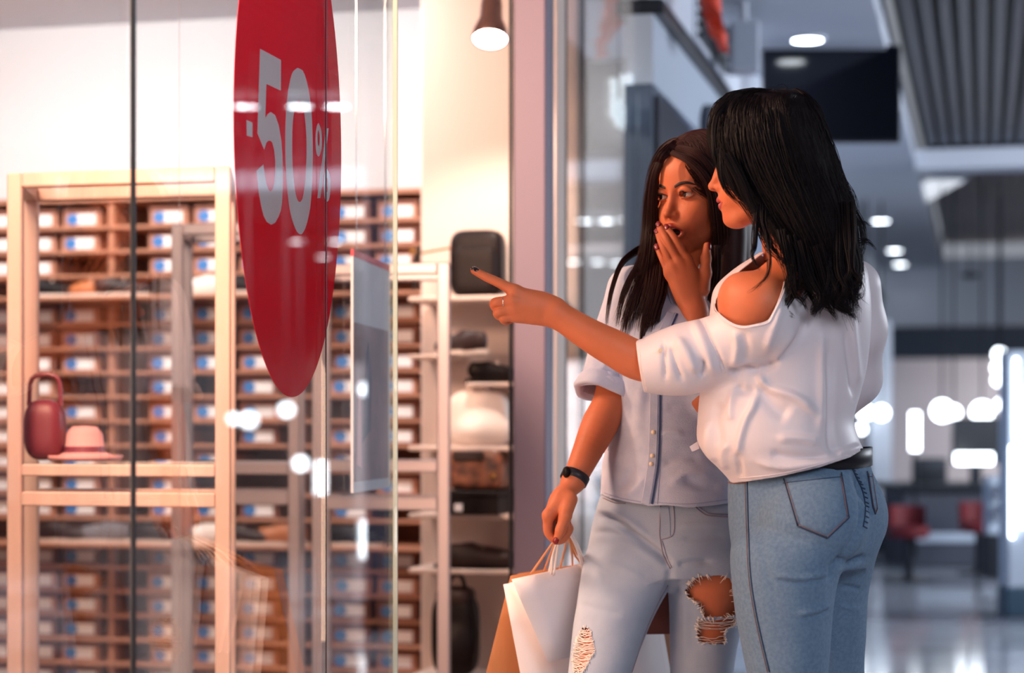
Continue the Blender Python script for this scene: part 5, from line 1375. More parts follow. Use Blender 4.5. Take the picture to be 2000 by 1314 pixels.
# turned-up cuff and collar leaves
mbc = MB(); ax_ = cd; ctr = A3(1183, 765, -.038); x_ = np.cross(ax_, [0, 1, 0]); x_ /= np.linalg.norm(x_); y_ = np.cross(ax_, x_)
V = []; Fs = []; n = 30
for j, (dd, rr) in enumerate(((-.030, .054), (-.022, .0615), (.002, .064), (.008, .060), (.006, .0555), (-.012, .0535))):
    for k in range(n):
        w = 2*math.pi*k/n; wob = 1+.05*math.sin(3*w+1)+.03*math.sin(7*w)+.10*max(0, math.cos(w-math.atan2(-.0, -1.0)))*(j in (2, 3))
        V.append(ctr+ax_*(dd+.006*math.sin(2*w))+rr*wob*(x_*math.cos(w)+y_*math.sin(w)))
for j in range(5):
    for k in range(n): Fs.append((j*n+k, j*n+(k+1) % n, (j+1)*n+(k+1) % n, (j+1)*n+k))
obj('rolled_cuff', np.array(V), Fs, M_shirt, sa, smooth=True)
for s, P0 in ((1, [(1296, 540), (1310, 592), (1336, 612), (1322, 552)]),):
    poly = [at(x, y, 4.075 if i in (1, 2) else 4.10) for i, (x, y) in enumerate(P0)]
    MB().prism(poly, np.array([0, -.004, .001])).obj('collar', M_shirt, sa)
# wrist band
M_band = mat('black_rubber_strap', (26, 24, 34), 0.45)
wd_ = r_wr-r_el; wd_ /= np.linalg.norm(wd_); wc = r_wr+np.array([0, 0, .002])-wd_*.004
x_ = np.cross(wd_, [0, 1, 0]); x_ /= np.linalg.norm(x_); y_ = np.cross(wd_, x_); V = []; Fs = []; n = 36
for j, (dd, rr) in enumerate(((-.009, .0272), (-.0085, .0295), (.0085, .0290), (.009, .0268))):
    for k in range(n): w = 2*math.pi*k/n; V.append(wc+wd_*dd+rr*(x_*math.cos(w)+.98*y_*math.sin(w)))
for j in range(3):
    for k in range(n): Fs.append((j*n+k, j*n+(k+1) % n, (j+1)*n+(k+1) % n, (j+1)*n+k))
wb = obj('fitness_band', np.array(V), Fs, M_band, pa, smooth=True)
lf = at(1106, 922, 4.045)
sdf_obj('tracker_case', [ell(lf+np.array([.001, -.002, 0]), (.0085, .014, .0125))], M_black, wb, .002)
# hair
sh_ = ell(OA+RA[0]*-.016+RA[2]*.038, (.106, .086, .098), RA)
g = Grid(OA-.2, OA+.2, .004); g.add(sh_, 0); g.add(cone(pA(-.06, 0, -.02), pA(-.065, 0, -.19), .070, .066), .03)
g.cut(ell(pA(.094, -.004, -.030), (.074, .0685, .100), RA), .01)
g.add(limb([A3(1424, 380, -.02), A3(1426, 470, -.035), A3(1420, 560, -.045), A3(1412, 600, -.05)], [.034, .036, .032, .012]), .02)
HV, HQ = g.mesh(2)
ha = obj('hair', HV, HQ, M_hairA, pa, smooth=True)
rh = np.random.default_rng(21); Cs = []; Rs = []
def L_(pts, n, spread, **kw):
    C, R = lock([(x, y, YA+d) for x, y, d in pts], n, spread, rh, **kw); Cs.append(C); Rs.append(R)
# over the crown from the parting to both sides
for i in range(7):
    t = i/6; x0 = 1306+t*86; y0 = 300-26*math.sin(math.pi*min(1, t*.75+.12)); d0 = -.055+t*.10
    L_([(x0, y0-4, d0), (x0-18+t*4, y0+18+t*8, d0-.01), (1276+t*12, 350+t*10, -.01+t*.08), (1270+t*12, 420, .01+t*.08), (1266+t*10, 500, .03+t*.06)], 70, (.008, .014, .016), S=20, r=.0008)
    L_([(x0, y0-4, d0), (x0+24, y0+12, d0+.0), (x0+44-t*22, y0+48, d0-.0+t*.03), (1400+t*14, 400, -.06+t*.08), (1408+t*14, 480, -.06+t*.1)], 70, (.008, .014, .016), S=20, r=.0008)
for i in range(9):      # back of the crown
    t = i/8; L_([(1330+t*66, 280-8*math.sin(math.pi*t), -.03+t*.07), (1352+t*60, 285+t*10, -.04+t*.09), (1376+t*48, 320+t*20, -.05+t*.10), (1400+t*30, 380, -.05+t*.10), (1410+t*26, 460, -.04+t*.09)], 70, (.010, .016, .018), S=20, r=.0008)
    L_([(1345+t*36, 275, -.03+t*.06), (1310+t*20, 284+t*8, .01+t*.05), (1286+t*10, 318+t*10, .03+t*.05), (1274+t*8, 380, .05+t*.05), (1268+t*8, 470, .05+t*.05)], 60, (.010, .016, .018), S=20, r=.0008)
# hairline sweep over the brow to her left
L_([(1312, 298, -.07), (1342, 312, -.10), (1372, 340, -.105), (1391, 380, -.095), (1398, 430, -.08), (1404, 500, -.06)], 160, (.006, .010, .014), r=.0008)
L_([(1322, 290, -.06), (1356, 300, -.095), (1384, 332, -.095), (1402, 380, -.08), (1410, 450, -.07), (1412, 540, -.05)], 160, (.008, .014, .018), r=.0008)
# her right side, falling in front of the shoulder
L_([(1308, 296, -.06), (1290, 312, -.06), (1277, 345, -.05), (1272, 400, -.03), (1270, 460, -.02), (1262, 530, -.06), (1240, 600, -.10), (1228, 660, -.10)], 200, (.006, .012, .020, .022), r=.0008, S=28)
L_([(1304, 300, -.05), (1284, 325, -.03), (1270, 380, -.01), (1268, 440, 0), (1262, 500, -.03), (1236, 570, -.09), (1210, 640, -.09)], 180, (.006, .012, .018, .020), r=.0008, S=26)
L_([(1300, 330, -.03), (1276, 420, .02), (1278, 500, -.01), (1276, 560, -.10), (1262, 610, -.125), (1250, 650, -.125)], 200, (.008, .014, .022, .012), r=.0008, S=26)
L_([(1290, 470, .0), (1290, 520, -.05), (1284, 570, -.12), (1272, 615, -.13), (1262, 660, -.13)], 160, (.012, .020, .012), r=.0008)
L_([(1266, 480, .02), (1240, 492, -.0), (1213, 515, -.04), (1196, 560, -.07), (1188, 600, -.08), (1184, 640, -.08)], 60, (.010, .0045, .0035), r=.0008)
L_([(1270, 500, .0), (1240, 530, -.05), (1217, 575, -.09), (1204, 640, -.095)], 60, (.010, .006, .004), r=.0007)
L_([(1272, 520, .0), (1250, 560, -.08), (1226, 610, -.10), (1214, 664, -.10)], 80, (.010, .010, .006), r=.0007)
L_([(1284, 540, -.04), (1266, 600, -.12), (1256, 650, -.128), (1252, 675, -.128)], 50, (.010, .008, .004), r=.0007)
L_([(1290, 560, -.10), (1288, 600, -.13), (1282, 640, -.132)], 22, (.008, .006, .004), r=.0006)
# her left side, between the two women
for i in range(5):
    L_([(1392+8*i, 330, -.06+.03*i), (1404+8*i, 420, -.06+.03*i), (1408+9*i, 500, -.05+.03*i), (1400+10*i, 560, -.06+.03*i), (1386+12*i, 610, -.06+.03*i)], 130, (.012, .020, .022), r=.0009)
L_([(1398, 480, -.08), (1398, 540, -.09), (1388, 590, -.09), (1384, 612, -.09)], 60, (.012, .010, .004), r=.0007)
L_([(1330, 282, -.05), (1350, 274, -.03), (1380, 276, .0), (1400, 300, .02)], 60, (.006, .012, .014), r=.0006)
C = np.vstack([c if c.shape[1] == 20 else np.stack([catmull(x, 20) for x in c]) for c in Cs]); R = np.vstack([r if r.shape[1] == 20 else r[:, np.linspace(0, r.shape[1]-1, 20).astype(int)] for r in Rs])
C = push_ell(C, pA(-.012, 0, .036), RA, (.099, .078, .092), rh, .02); C = push_ell(C, pA(.022, 0, -.012), RA, (.072, .068, .096), rh, .02); Cf = C.copy(); C = push_ell(C, OA+RA[0]*-.016+RA[2]*.038, RA, (.107, .087, .099), rh)
qf = (Cf-pA(.094, -.004, -.030))@RA.T/np.array([.074, .0685, .100]); inface = (np.linalg.norm(qf, axis=2) < 1.0); C = np.where(inface[:, :, None], Cf, C)
V, Q = strands(C, R); tag(obj('hair_strands', V, Q, M_hairA, ha, smooth=True), kind='stuff')

# ------------------------------------------------------------------ woman in the white cold-shoulder blouse
YB = 3.72
def B3(px, py, dY=0.0): return at(px, py, YB+dY)
OB = B3(1499, 315); RB = frame_f(math.radians(95), math.radians(-5), 0.0)
hpB, hcB, hmB, hc2B, pB = head_prims(OB, RB, False)
sL, eL, wL = B3(1484, 592, -.090), B3(1336, 706, -.02), B3(1086, 612, 0)
sR, eR, wR = B3(1664, 560, .13), B3(1668, 740, .22), B3(1560, 860, .27)
arm1 = [(limb([sL, B3(1440, 660, -.062), B3(1380, 690, -.034), eL], [.051, .045, .040, .039]), .014)]
fa = [eL, B3(1256, 706, -.006), B3(1198, 679, -.004), B3(1145, 650, -.002), wL]
arm1 += [(limb(fa, [.039, .0375, .0345, .0300, .0250]), .010)]
arm2 = [(limb([sR, eR], [.036, .034]), .014), (limb([eR, wR, B3(1500, 880, .25)], [.036, .026, .022]), .014)]
# pointing hand, its back to the camera
HB = []
KB = {'index': B3(1006, 569, -.010), 'middle': B3(1001, 588, -.014), 'ring': B3(1004, 604, -.010), 'little': B3(1011, 617, -.002)}
ix = [KB['index'], B3(974, 552, -.006), B3(948, 540, -.002), B3(926, 528.5, .002)]
HB += finger(ix, [.0112, .0092, .0083, .0068])
cur = {'middle': [KB['middle'], B3(967, 591, -.014), B3(972, 603, .010), B3(990, 604, .020)],
       'ring': [KB['ring'], B3(973, 609, -.012), B3(978, 618, .010), B3(996, 616, .020)],
       'little': [KB['little'], B3(984, 621, -.006), B3(988, 627, .010), B3(1004, 623, .016)]}
for n, rr in (('middle', [.0108, .0094, .0088, .008]), ('ring', [.0104, .0090, .0084, .0076]), ('little', [.0094, .0080, .0076, .0068])): HB += finger(cur[n], rr)
for n, o in (('index', -.010), ('middle', -.004), ('ring', .003), ('little', .009)):
    HB += [(c, .009) for c in chain([wL+np.array([0, 0, -o]), KB[n]], [.0175, .0122])]
HB += [(ell(B3(1045, 597, .0), (.046, .0145, .026)), .014)]
HB += [(c, .008) for c in chain([B3(1052, 588, .016), B3(1018, 578, .028), B3(992, 592, .030), B3(976, 600, .028)], [.015, .012, .010, .008])]
torsoB = loft(px_sec([(1090, 1436, 1700, 3.76, .10), (1000, 1432, 1715, 3.76, .115), (930, 1440, 1688, 3.76, .105), (840, 1470, 1668, 3.75, .095), (740, 1460, 1680, 3.745, .105), (660, 1452, 1688, 3.74, .105), (590, 1462, 1690, 3.74, .095), (540, 1490, 1672, 3.74, .075), (500, 1530, 1630, 3.74, .06)]))
legsB = [loft(px_sec([(1020, 1480, 1590, 3.72, .07), (1052, 1440, 1630, 3.71, .095), (1085, 1430, 1642, 3.70, .104), (1150, 1435, 1628, 3.69, .095), (1200, 1441, 1622, 3.685, .088), (1314, 1463, 1612, 3.68, .073), (1436, 1486, 1600, 3.68, .058), (1590, 1482, 1592, 3.72, .058), (1850, 1512, 1582, 3.75, .036), (1895, 1512, 1582, 3.75, .036)])),
         loft(px_sec([(1020, 1570, 1670, 3.83, .07), (1052, 1545, 1696, 3.84, .09), (1085, 1535, 1703, 3.84, .100), (1150, 1546, 1692, 3.85, .085), (1200, 1553, 1688, 3.855, .078), (1314, 1571, 1683, 3.86, .064), (1436, 1586, 1680, 3.86, .055), (1590, 1582, 1676, 3.88, .056), (1820, 1604, 1668, 3.90, .036), (1855, 1604, 1668, 3.90, .036)]))]
neckB = cone(pB(-.022, 0, -.07), B3(1556, 530, .02), .050, .058)
shL0 = (ell(B3(1446, 588, -.072), (.042, .050, .052)), .03)
shB = [(cone(sL+np.array([.004, .01, -.004]), B3(1570, 545, .0), .056, .07), .03), (cone(sR, B3(1580, 545, .03), .040, .065), .03)]
coreB = [(torsoB, .02), (neckB, .02)]+[(l, .02) for l in legsB]+shB
partsB = []
g = build_grid(OB+np.array([-.15, -.13, -.185]), OB+np.array([.15, .13, .145]), .0018, hpB+[(neckB, .02)], hcB, hmB, hc2B)
hvB, hqB = g.mesh(2); partsB.append((hvB, hqB))
lo, hi = bb_(arm1[1:]+HB); partsB.append(build_grid(lo, hi, .0020, HB+arm1).mesh(2))
lo, hi = bb_(shB[:1]+arm1[:1]); hi[0] = sL[0]+.085; partsB.append(build_grid(lo, hi, .0036, shB[:1]+[shL0]+arm1[:1]).mesh(3))
lo, hi = bb_(coreB); hi[2] = OB[2]-.16; partsB.append(build_grid(lo, hi, .006, coreB, off=-.020).mesh(1))
lo, hi = bb_(arm2); partsB.append(build_grid(lo, hi, .005, arm2).mesh(1))
VB, TB = join(partsB)
cen = VB[TB].mean(1)-OB; fl_, ll_, ul_ = cen@RB[0], cen@RB[1], cen@RB[2]
mi = np.zeros(len(TB), int); nhB = len(tri(hqB)); mi[(np.arange(len(TB)) < nhB) & lip_mask(fl_, ll_, ul_, -.064, .002)] = 1
baseB = np.array([B3(1580, 840)[0], YB, 0.0])
pb = obj('person', VB, TB, [M_skin, M_lip], base=baseB, midx=mi, smooth=True)
tag(pb, 'woman in loose white cold shoulder blouse and blue jeans, pointing at the shop window', 'person')
for l in (.0325, -.0325): eye(OB, RB, l, RB[0]+RB[2]*-.05, pb, '')
trB = bvh(hvB, hqB)
for s in (1, -1):
    surface_band(trB, OB, [pB(.10, .0135*s, .0185), pB(.095, .026*s, .0235), pB(.085, .040*s, .0245), pB(.065, .054*s, .0165)], [.0055, .0066, .0050, .0012], pb, 'eyebrow', M_brow, off=.0006, thick=.0010)
    surface_band(trB, OB, [pB(.10, .0185*s, -.0005), pB(.10, .0250*s, .0052), pB(.10, .0325*s, .0070), pB(.095, .0405*s, .0050), pB(.085, .0500*s, .0010)], [.0012, .0026, .0034, .0034, .0014], pb, 'eyelashes', M_brow, off=.0010, thick=.0012)
nail(ix[3], ix[2], np.array([-.10, -.70, .72]), M_nail2, pb, .015, .0108, .0074)
# ring on the middle finger
rc = KB['middle']+(cur['middle'][1]-KB['middle'])*.55; rd = cur['middle'][1]-KB['middle']; rd /= np.linalg.norm(rd)
x_ = np.cross(rd, [0, 1, 0]); x_ /= np.linalg.norm(x_); y_ = np.cross(rd, x_)
MB().tube([rc+.0108*(x_*math.cos(w)+y_*math.sin(w)) for w in np.linspace(0, 2*math.pi, 26)], .0010, 6).obj('ring', M_silver, pb, smooth=True)

# jeans
M_jeanB = mat('washed_blue_denim', (108, 136, 164), 0.8, rgb2=(94, 122, 152), vscale=150, bump=0.35, bscale=650)
M_stitchB = mat('dark_blue_seam', (40, 58, 88), 0.8)
M_rust = mat('rust_thread', (128, 84, 76), 0.8)
hipsB = loft(px_sec([(1110, 1440, 1690, 3.765, .095), (1080, 1430, 1700, 3.765, .108), (1040, 1425, 1706, 3.765, .116), (1000, 1423, 1708, 3.765, .118), (960, 1422, 1706, 3.765, .116), (920, 1424, 1700, 3.765, .112), (880, 1430, 1694, 3.765, .108), (850, 1440, 1690, 3.765, .105)]))
butt = [ell(B3(1592, 1016, -.045), (.098, .085, .094)), ell(B3(1652, 1008, .075), (.079, .085, .092))]
lo, hi = bb_([(hipsB, 0)]+[(l, 0) for l in legsB]+[(b, 0) for b in butt]); lo[2] = .07
g = Grid(lo, hi, .0042); g.add(hipsB, 0); g.add(legsB[1], .012, .004); g.add(legsB[0], .010, .004)
g.add(butt[1], .030); g.add(butt[0], .022)
VK, QK = g.mesh(3)
foldB = [([(1662, 900), (1684, 958), (1690, 1000), (1682, 1040), (1658, 1078), (1630, 1110), (1618, 1150)], 8, -.016), ([(1510, 1123), (1565, 1129), (1624, 1118)], 5, .006), ([(1512, 1132), (1565, 1138), (1620, 1128)], 5, -.004),
         ([(1556, 1200), (1595, 1192), (1622, 1178)], 5, .006), ([(1560, 1208), (1600, 1200), (1620, 1188)], 4, -.003), ([(1640, 1145), (1662, 1146), (1684, 1153)], 4, -.005), ([(1636, 1182), (1682, 1194)], 4, .003),
         ([(1632, 1104), (1662, 1098), (1694, 1086)], 6, -.012), ([(1516, 1000), (1540, 1010)], 8, -.002), ([(1530, 1060), (1560, 1066), (1600, 1066)], 10, .002), ([(1480, 1040), (1500, 1120), (1530, 1240)], 9, -.0015)]
VK = sculpt(VK, QK, foldB); VK = wrinkle(VK, QK, .0010, 42, 15); TK = tri(QK)
PK = pix(VK); wl = lambda x: np.interp(x, [1420, 1520, 1600, 1660, 1700], [915, 905, 897, 890, 893])
VK, TK = clip(VK, TK, np.where(PK[:, 1] > 980, 5.0, PK[:, 1]-wl(PK[:, 0])))
trK = bvh(VK, TK)
VK2, TK2 = thicken(VK, TK, .0018)
jb = obj('jeans', VK2, TK2, M_jeanB, pb, smooth=True)
seam(trK, [(1459, 930), (1461, 1000), (1463, 1060), (1466, 1120), (1474, 1180), (1486, 1240), (1503, 1312)], .0014, jb, M_stitchB, n=60)
seam(trK, [(1455, 930), (1457, 1000), (1459, 1060), (1462, 1120), (1470, 1180), (1482, 1240), (1499, 1312)], .0006, jb, M_rust, n=60)
seam(trK, [(1661, 908), (1673, 933), (1685, 960), (1690, 995), (1686, 1028)], .0014, jb, M_stitchB)
mbd = MB()
for t in np.linspace(0, 1, 15):
    C = catmull(np.array([(1665, 912), (1678, 935), (1690, 962), (1694, 995), (1690, 1028)], float), 40)[int(t*39)]; q = trace(trK, [(C[0]-3, C[1]), (C[0]+3, C[1]+3)], 3, .0008)
    if len(q) == 3: mbd.tube(q, .0012, 5)
tag(mbd.obj('pucker_stitch', M_stitchB, jb), kind='stuff')
seam(trK, [(1422, 942), (1440, 944), (1459, 943)], .0010, jb, M_rust)
def pocket(poly, name, r=.0011, inset=.86):
    P = np.array(poly, float); c = P.mean(0); n = 13; V = []; Fs = []
    # ruled patch between the pocket's two upright sides, laid on the cloth and padded out
    tl, tr, br, bo, bl = P
    for i in range(n):
        u = i/(n-1); a = tl+(tr-tl)*u; b = (bl+(bo-bl)*u*2) if u <= .5 else (bo+(br-bo)*(u-.5)*2)
        for j in range(n):
            v = j/(n-1); q = a+(b-a)*v; h_, nn = hit(trK, *q)
            if h_ is None: return None
            d = np.array([0, 0, CH])-h_; d = nn if nn@d > 0 else -nn
            e = min(u, 1-u, v*1.0+.05, 1-v)
            V.append(h_+d*(.0028 if e > 1e-6 else .0004))
    for i in range(n-1):
        for j in range(n-1): Fs.append((i*n+j, (i+1)*n+j, (i+1)*n+j+1, i*n+j+1))
    o = obj(name, np.array(V), Fs, M_jeanB, jb, smooth=True)
    for s_, rr, m, of in ((1.0, .0012, M_stitchB, .0010), (.93, .0006, M_rust, .0034)):
        L = [c+(q-c)*s_ for q in (tl, bl, bo, br, tr)]
        for a, b in zip(L[:-1], L[1:]):
            C = trace(trK, [a, b], 12, of)
            if len(C) > 3: MB().tube(C, rr, 6).obj('pocket_stitch', m, o, smooth=True)
    C = trace(trK, [tl+(0, 10), tr+(0, 10)], 14, .0032)
    if len(C) > 3: MB().tube(C, .0008, 6).obj('pocket_stitch', M_stitchB, o, smooth=True)
    return o
pocket([(1531, 935), (1643, 923), (1658, 1011), (1616, 1051), (1558, 1027)], 'back_pocket')
pocket([(1693, 920), (1700, 921), (1712, 995), (1709, 1004), (1704, 990)], 'back_pocket')
# belt
V = []; Fs = []; n = 48
bt = px_sec([(905, 1424, 1700, 3.765, .113)])[0]
for j, (dz, k) in enumerate(((-.016, 1.006), (-.015, 1.022), (.019, 1.022), (.020, 1.004))):
    for i in range(n):
        w = 2*math.pi*i/n; V.append(np.array([bt[1]+bt[3]*k*math.cos(w), bt[2]+bt[4]*k*math.sin(w), bt[0]+dz+.012*math.cos(w)]))
for j in range(3):
    for i in range(n): Fs.append((j*n+i, j*n+(i+1) % n, (j+1)*n+(i+1) % n, (j+1)*n+i))
obj('belt', np.array(V), Fs, mat('black_belt_leather', (22, 20, 30), 0.4), pb, smooth=True)
for P_, yw in ((B3(1548, 1800, .03), 2.2), (B3(1634, 1800, .18), 2.35)): foot(P_, yw, pb, MATS['white_trainer'], M_sole)

# blouse
M_blouse = mat('white_satin_blouse', (222, 213, 220), 0.45, spec=0.4, bump=0.03, bscale=200)
blo = loft(px_sec([(955, 1432, 1692, 3.75, .108), (938, 1424, 1692, 3.75, .115), (915, 1402, 1692, 3.75, .124), (890, 1376, 1690, 3.75, .130), (860, 1360, 1676, 3.75, .132), (820, 1361, 1667, 3.75, .130), (770, 1366, 1680, 3.75, .128), (720, 1370, 1692, 3.75, .126), (660, 1378, 1698, 3.74, .122), (600, 1386, 1700, 3.735, .115), (560, 1396, 1698, 3.735, .104), (525, 1432, 1692, 3.735, .088), (495, 1478, 1672, 3.74, .07), (475, 1510, 1640, 3.74, .055)]))
slB = chain([B3(1484, 590, -.085), B3(1490, 628, -.085), B3(1436, 668, -.055), B3(1372, 690, -.03), B3(1330, 702, -.02), B3(1296, 708, -.012), B3(1240, 717, -.006)], [.060, .063, .056, .058, .062, .053, .046])
slR = chain([sR, B3(1672, 640, .16), eR, B3(1600, 820, .26)], [.056, .054, .05, .045])
lo, hi = bb_([(blo, 0)]+[(c, 0) for c in slB+slR])
g = Grid(lo, hi, .0038); g.add(blo, 0)
for c in slB: g.add(c, .022)
for c in slR: g.add(c, .025)
VL, QL = g.mesh(3)
fB = [([(1420, 716), (1438, 728), (1462, 722), (1484, 722), (1506, 714), (1524, 700)], 7, -.012), ([(1484, 724), (1488, 744), (1506, 760), (1545, 772), (1572, 788), (1600, 815)], 8, .009), ([(1484, 745), (1510, 790), (1545, 815)], 18, -.010), ([(1440, 750), (1452, 764), (1478, 760)], 9, -.007),
      ([(1480, 762), (1470, 795), (1457, 820), (1444, 864), (1440, 900)], 7, .007), ([(1432, 760), (1426, 800), (1428, 822)], 7, .005), ([(1620, 650), (1620, 740), (1618, 820), (1624, 872), (1646, 884)], 9, -.008), ([(1606, 640), (1606, 760), (1602, 850)], 9, .006),
      ([(1652, 636), (1662, 710), (1668, 780)], 6, -.006), ([(1660, 600), (1672, 690), (1680, 760)], 8, .005), ([(1554, 640), (1530, 680), (1508, 710)], 8, .006), ([(1584, 600), (1560, 660), (1520, 705)], 8, -.005), ([(1530, 590), (1512, 640), (1494, 690)], 8, .006),
      ([(1514, 856), (1560, 856), (1606, 866)], 8, .006), ([(1500, 884), (1550, 892), (1620, 892)], 8, -.006), ([(1470, 900), (1530, 912), (1600, 904), (1660, 890)], 7, .006), ([(1440, 880), (1444, 910), (1446, 935)], 6, -.005), ([(1630, 885), (1655, 880), (1680, 872)], 6, .006), ([(1405, 780), (1398, 830), (1408, 880)], 12, -.006), ([(1385, 820), (1380, 870), (1400, 905)], 9, .006), ([(1420, 862), (1410, 890), (1420, 920)], 8, .005),
      ([(1434, 642), (1440, 668), (1438, 692), (1430, 722)], 7, .006), ([(1452, 645), (1458, 680), (1456, 712)], 7, -.004), ([(1365, 614), (1382, 650), (1400, 690), (1414, 730)], 5, -.007), ([(1352, 624), (1370, 660), (1386, 700), (1396, 738)], 8, .006), ([(1310, 676), (1318, 705), (1334, 750)], 6, -.007), ([(1322, 660), (1342, 690), (1362, 730)], 9, .008), ([(1296, 668), (1298, 700), (1300, 745)], 5, -.006), ([(1366, 738), (1372, 722), (1376, 700)], 5, -.008),
      ([(1400, 605), (1420, 625), (1450, 640), (1480, 640)], 4, .003)]
VL = sculpt(VL, QL, fB); VL = wrinkle(VL, QL, .0022, 24, 31); TL = tri(QL)
P = pix(VL); hem = np.interp(P[:, 0], [1400, 1420, 1432, 1460, 1520, 1600, 1660, 1694], [930, 938, 943, 940, 931, 913, 893, 872]); VL, TL = clip(VL, TL, hem-P[:, 1])
cdB = B3(1246, 716, -.006)-B3(1296, 708, -.012); cdB /= np.linalg.norm(cdB); f = -((VL-B3(1256, 714, -.008))@cdB); far = np.linalg.norm(VL-B3(1256, 714), axis=1) > .09; VL, TL = clip(VL, TL, np.where(far, 1.0, f))
hole = [(1484, 498), (1444, 529), (1415, 558), (1397, 588), (1400, 606), (1426, 628), (1450, 636), (1474, 633), (1498, 626), (1508, 612), (1520, 587), (1529, 563), (1536, 533), (1548, 505), (1520, 478)]
P = pix(VL); f = -inpoly(P, catmull(np.array(hole+[hole[0]], float), 70)[:-1]); VL, TL = clip(VL, TL, np.where(VL[:, 1] < 3.72, f, 5.0))
VL, TL = clip(VL, TL, np.linalg.norm((VL-B3(1556, 476, .02))/np.array([1, 1, .7]), axis=1)-.075)
VL, TL = clip(VL, TL, np.linalg.norm(VL-B3(1600, 820, .26), axis=1)-.05)
VL, TL = islands_keep(VL, TL, .05)
trL = bvh(VL, TL); VL2, TL2 = thicken(VL, TL, .0018)
blb = obj('blouse', VL2, TL2, M_blouse, pb, smooth=True)
# turned-back cuff, hole rim and stitched hem
ax_ = cdB; x_ = np.cross(ax_, [0, 1, 0]); x_ /= np.linalg.norm(x_); y_ = np.cross(ax_, x_); c0 = B3(1274, 711, -.009); V = []; Fs = []; n = 36
for j, (dd, rr) in enumerate(((-.020, .0500), (-.019, .0530), (.021, .0495), (.0225, .0480), (.0215, .0455), (0, .046))):
    for k in range(n): w = 2*math.pi*k/n; wob = 1+.025*math.sin(3*w+.5)+.012*math.sin(8*w); V.append(c0+ax_*dd+rr*wob*(x_*math.cos(w)+y_*math.sin(w)))
for j in range(5):
    for k in range(n): Fs.append((j*n+k, j*n+(k+1) % n, (j+1)*n+(k+1) % n, (j+1)*n+k))
obj('turned_cuff', np.array(V), Fs, M_blouse, blb, smooth=True)
seam(trL, [(1394, 592), (1398, 610), (1426, 632), (1450, 640), (1475, 637), (1501, 630), (1512, 612), (1524, 587), (1533, 563)], .0016, blb, M_blouse, 'hole_binding', n=50, off=.0004)
seam(trL, [(1440, 934), (1520, 925), (1600, 907), (1655, 889)], .0008, blb, M_blouse, 'hem_stitch', n=40)
V, Fs = ribbon_on(trL, [(1366, 616), (1384, 652), (1402, 692), (1414, 728)], 16, .006, .0018); obj('sleeve_seam', np.array(V), Fs, M_blouse, blb)
for x, y in ((1290, 684),):
    q, n_ = hit(trL, x, y)
    if q is not None:
        d = np.array([0, 0, CH])-q; d /= np.linalg.norm(d); cone_along(q+d*.006, -d, [(0, .002), (.004, .002), (.0042, -.001)], 12).obj('cuff_button', M_pearl, blb)
# tail of a tie at the waist
MB().prism([B3(1362, 862, .03), B3(1347, 872, .03), B3(1352, 882, .03), B3(1366, 876, .03)], np.array([0, .003, 0])).obj('tie_end', M_blouse, blb)
# hair
rowsB = [(180, 1478, 1548, 3.70, .045), (196, 1424, 1574, 3.70, .085), (225, 1402, 1588, 3.70, .102), (270, 1402, 1606, 3.70, .110), (313, 1414, 1620, 3.695, .108), (360, 1436, 1634, 3.69, .102), (400, 1470, 1646, 3.68, .092), (450, 1508, 1656, 3.665, .080), (500, 1536, 1668, 3.65, .062), (545, 1572, 1660, 3.64, .036), (572, 1598, 1650, 3.635, .014)]
g = Grid(at(1380, 600, 3.56)-np.array([.02, 0, .02]), at(1700, 160, 3.86)+np.array([.02, 0, .02]), .004); g.add(loft(px_sec(rowsB)), 0)
HV, HQ = g.mesh(2); HV = wrinkle(HV, HQ, .003, 40, 77, (1, 1, .25))
hb = obj('hair', HV, HQ, M_hairB, pb, smooth=True)
rh = np.random.default_rng(5); Cs = []; Rs = []
RW = np.array(rowsB, float)
def edge_at(py):
    return [np.interp(py, RW[:, 0], RW[:, k]) for k in (1, 2, 3, 4)]
def LB(pts, n, spread, **kw):
    C, R = lock(pts, n, spread, rh, **kw); Cs.append(C); Rs.append(R)
NG = 30
for i in range(NG):
    t = i/(NG-1); yend = np.interp(t, [0, .15, .4, .7, 1], [470, 530, 600, 626, 616])+rh.uniform(-22, 22)
    pts = []
    for py in np.concatenate([[181, 187, 195, 206, 222, 245], np.linspace(275, yend, 7)]):
        L, Rr, Y, ry = edge_at(min(py, 572)); a = math.pi*(1-t)
        if py > 500: L += (py-500)*.15; Rr += (py-500)*.18
        x = (L+Rr)/2+math.cos(a)*(Rr-L)/2*1.0; pts.append((x+rh.uniform(-5, 5)*(py > 350), py, Y-ry*math.sin(a)*1.0-.003))
    LB(pts, 95, (.010, .017, .016, .006), S=24, r=.0008, wave=.007, wfreq=2.4+rh.uniform(-.8, .8), flat=.45, endvar=.34, jit=.25)
for i in range(10):      # far side
    t = i/9; pts = []
    for py in np.linspace(186, 520, 6):
        L, Rr, Y, ry = edge_at(py); a = math.pi*(1-t); pts.append(((L+Rr)/2+math.cos(a)*(Rr-L)/2, py, Y+ry*math.sin(a)))
    LB(pts, 40, (.012, .02, .02), S=24, r=.0009, wave=.005)
def loose(pts, n, sp, **kw):
    LB([(x, y, Y) for x, y, Y in pts], n, sp, S=24, **kw)
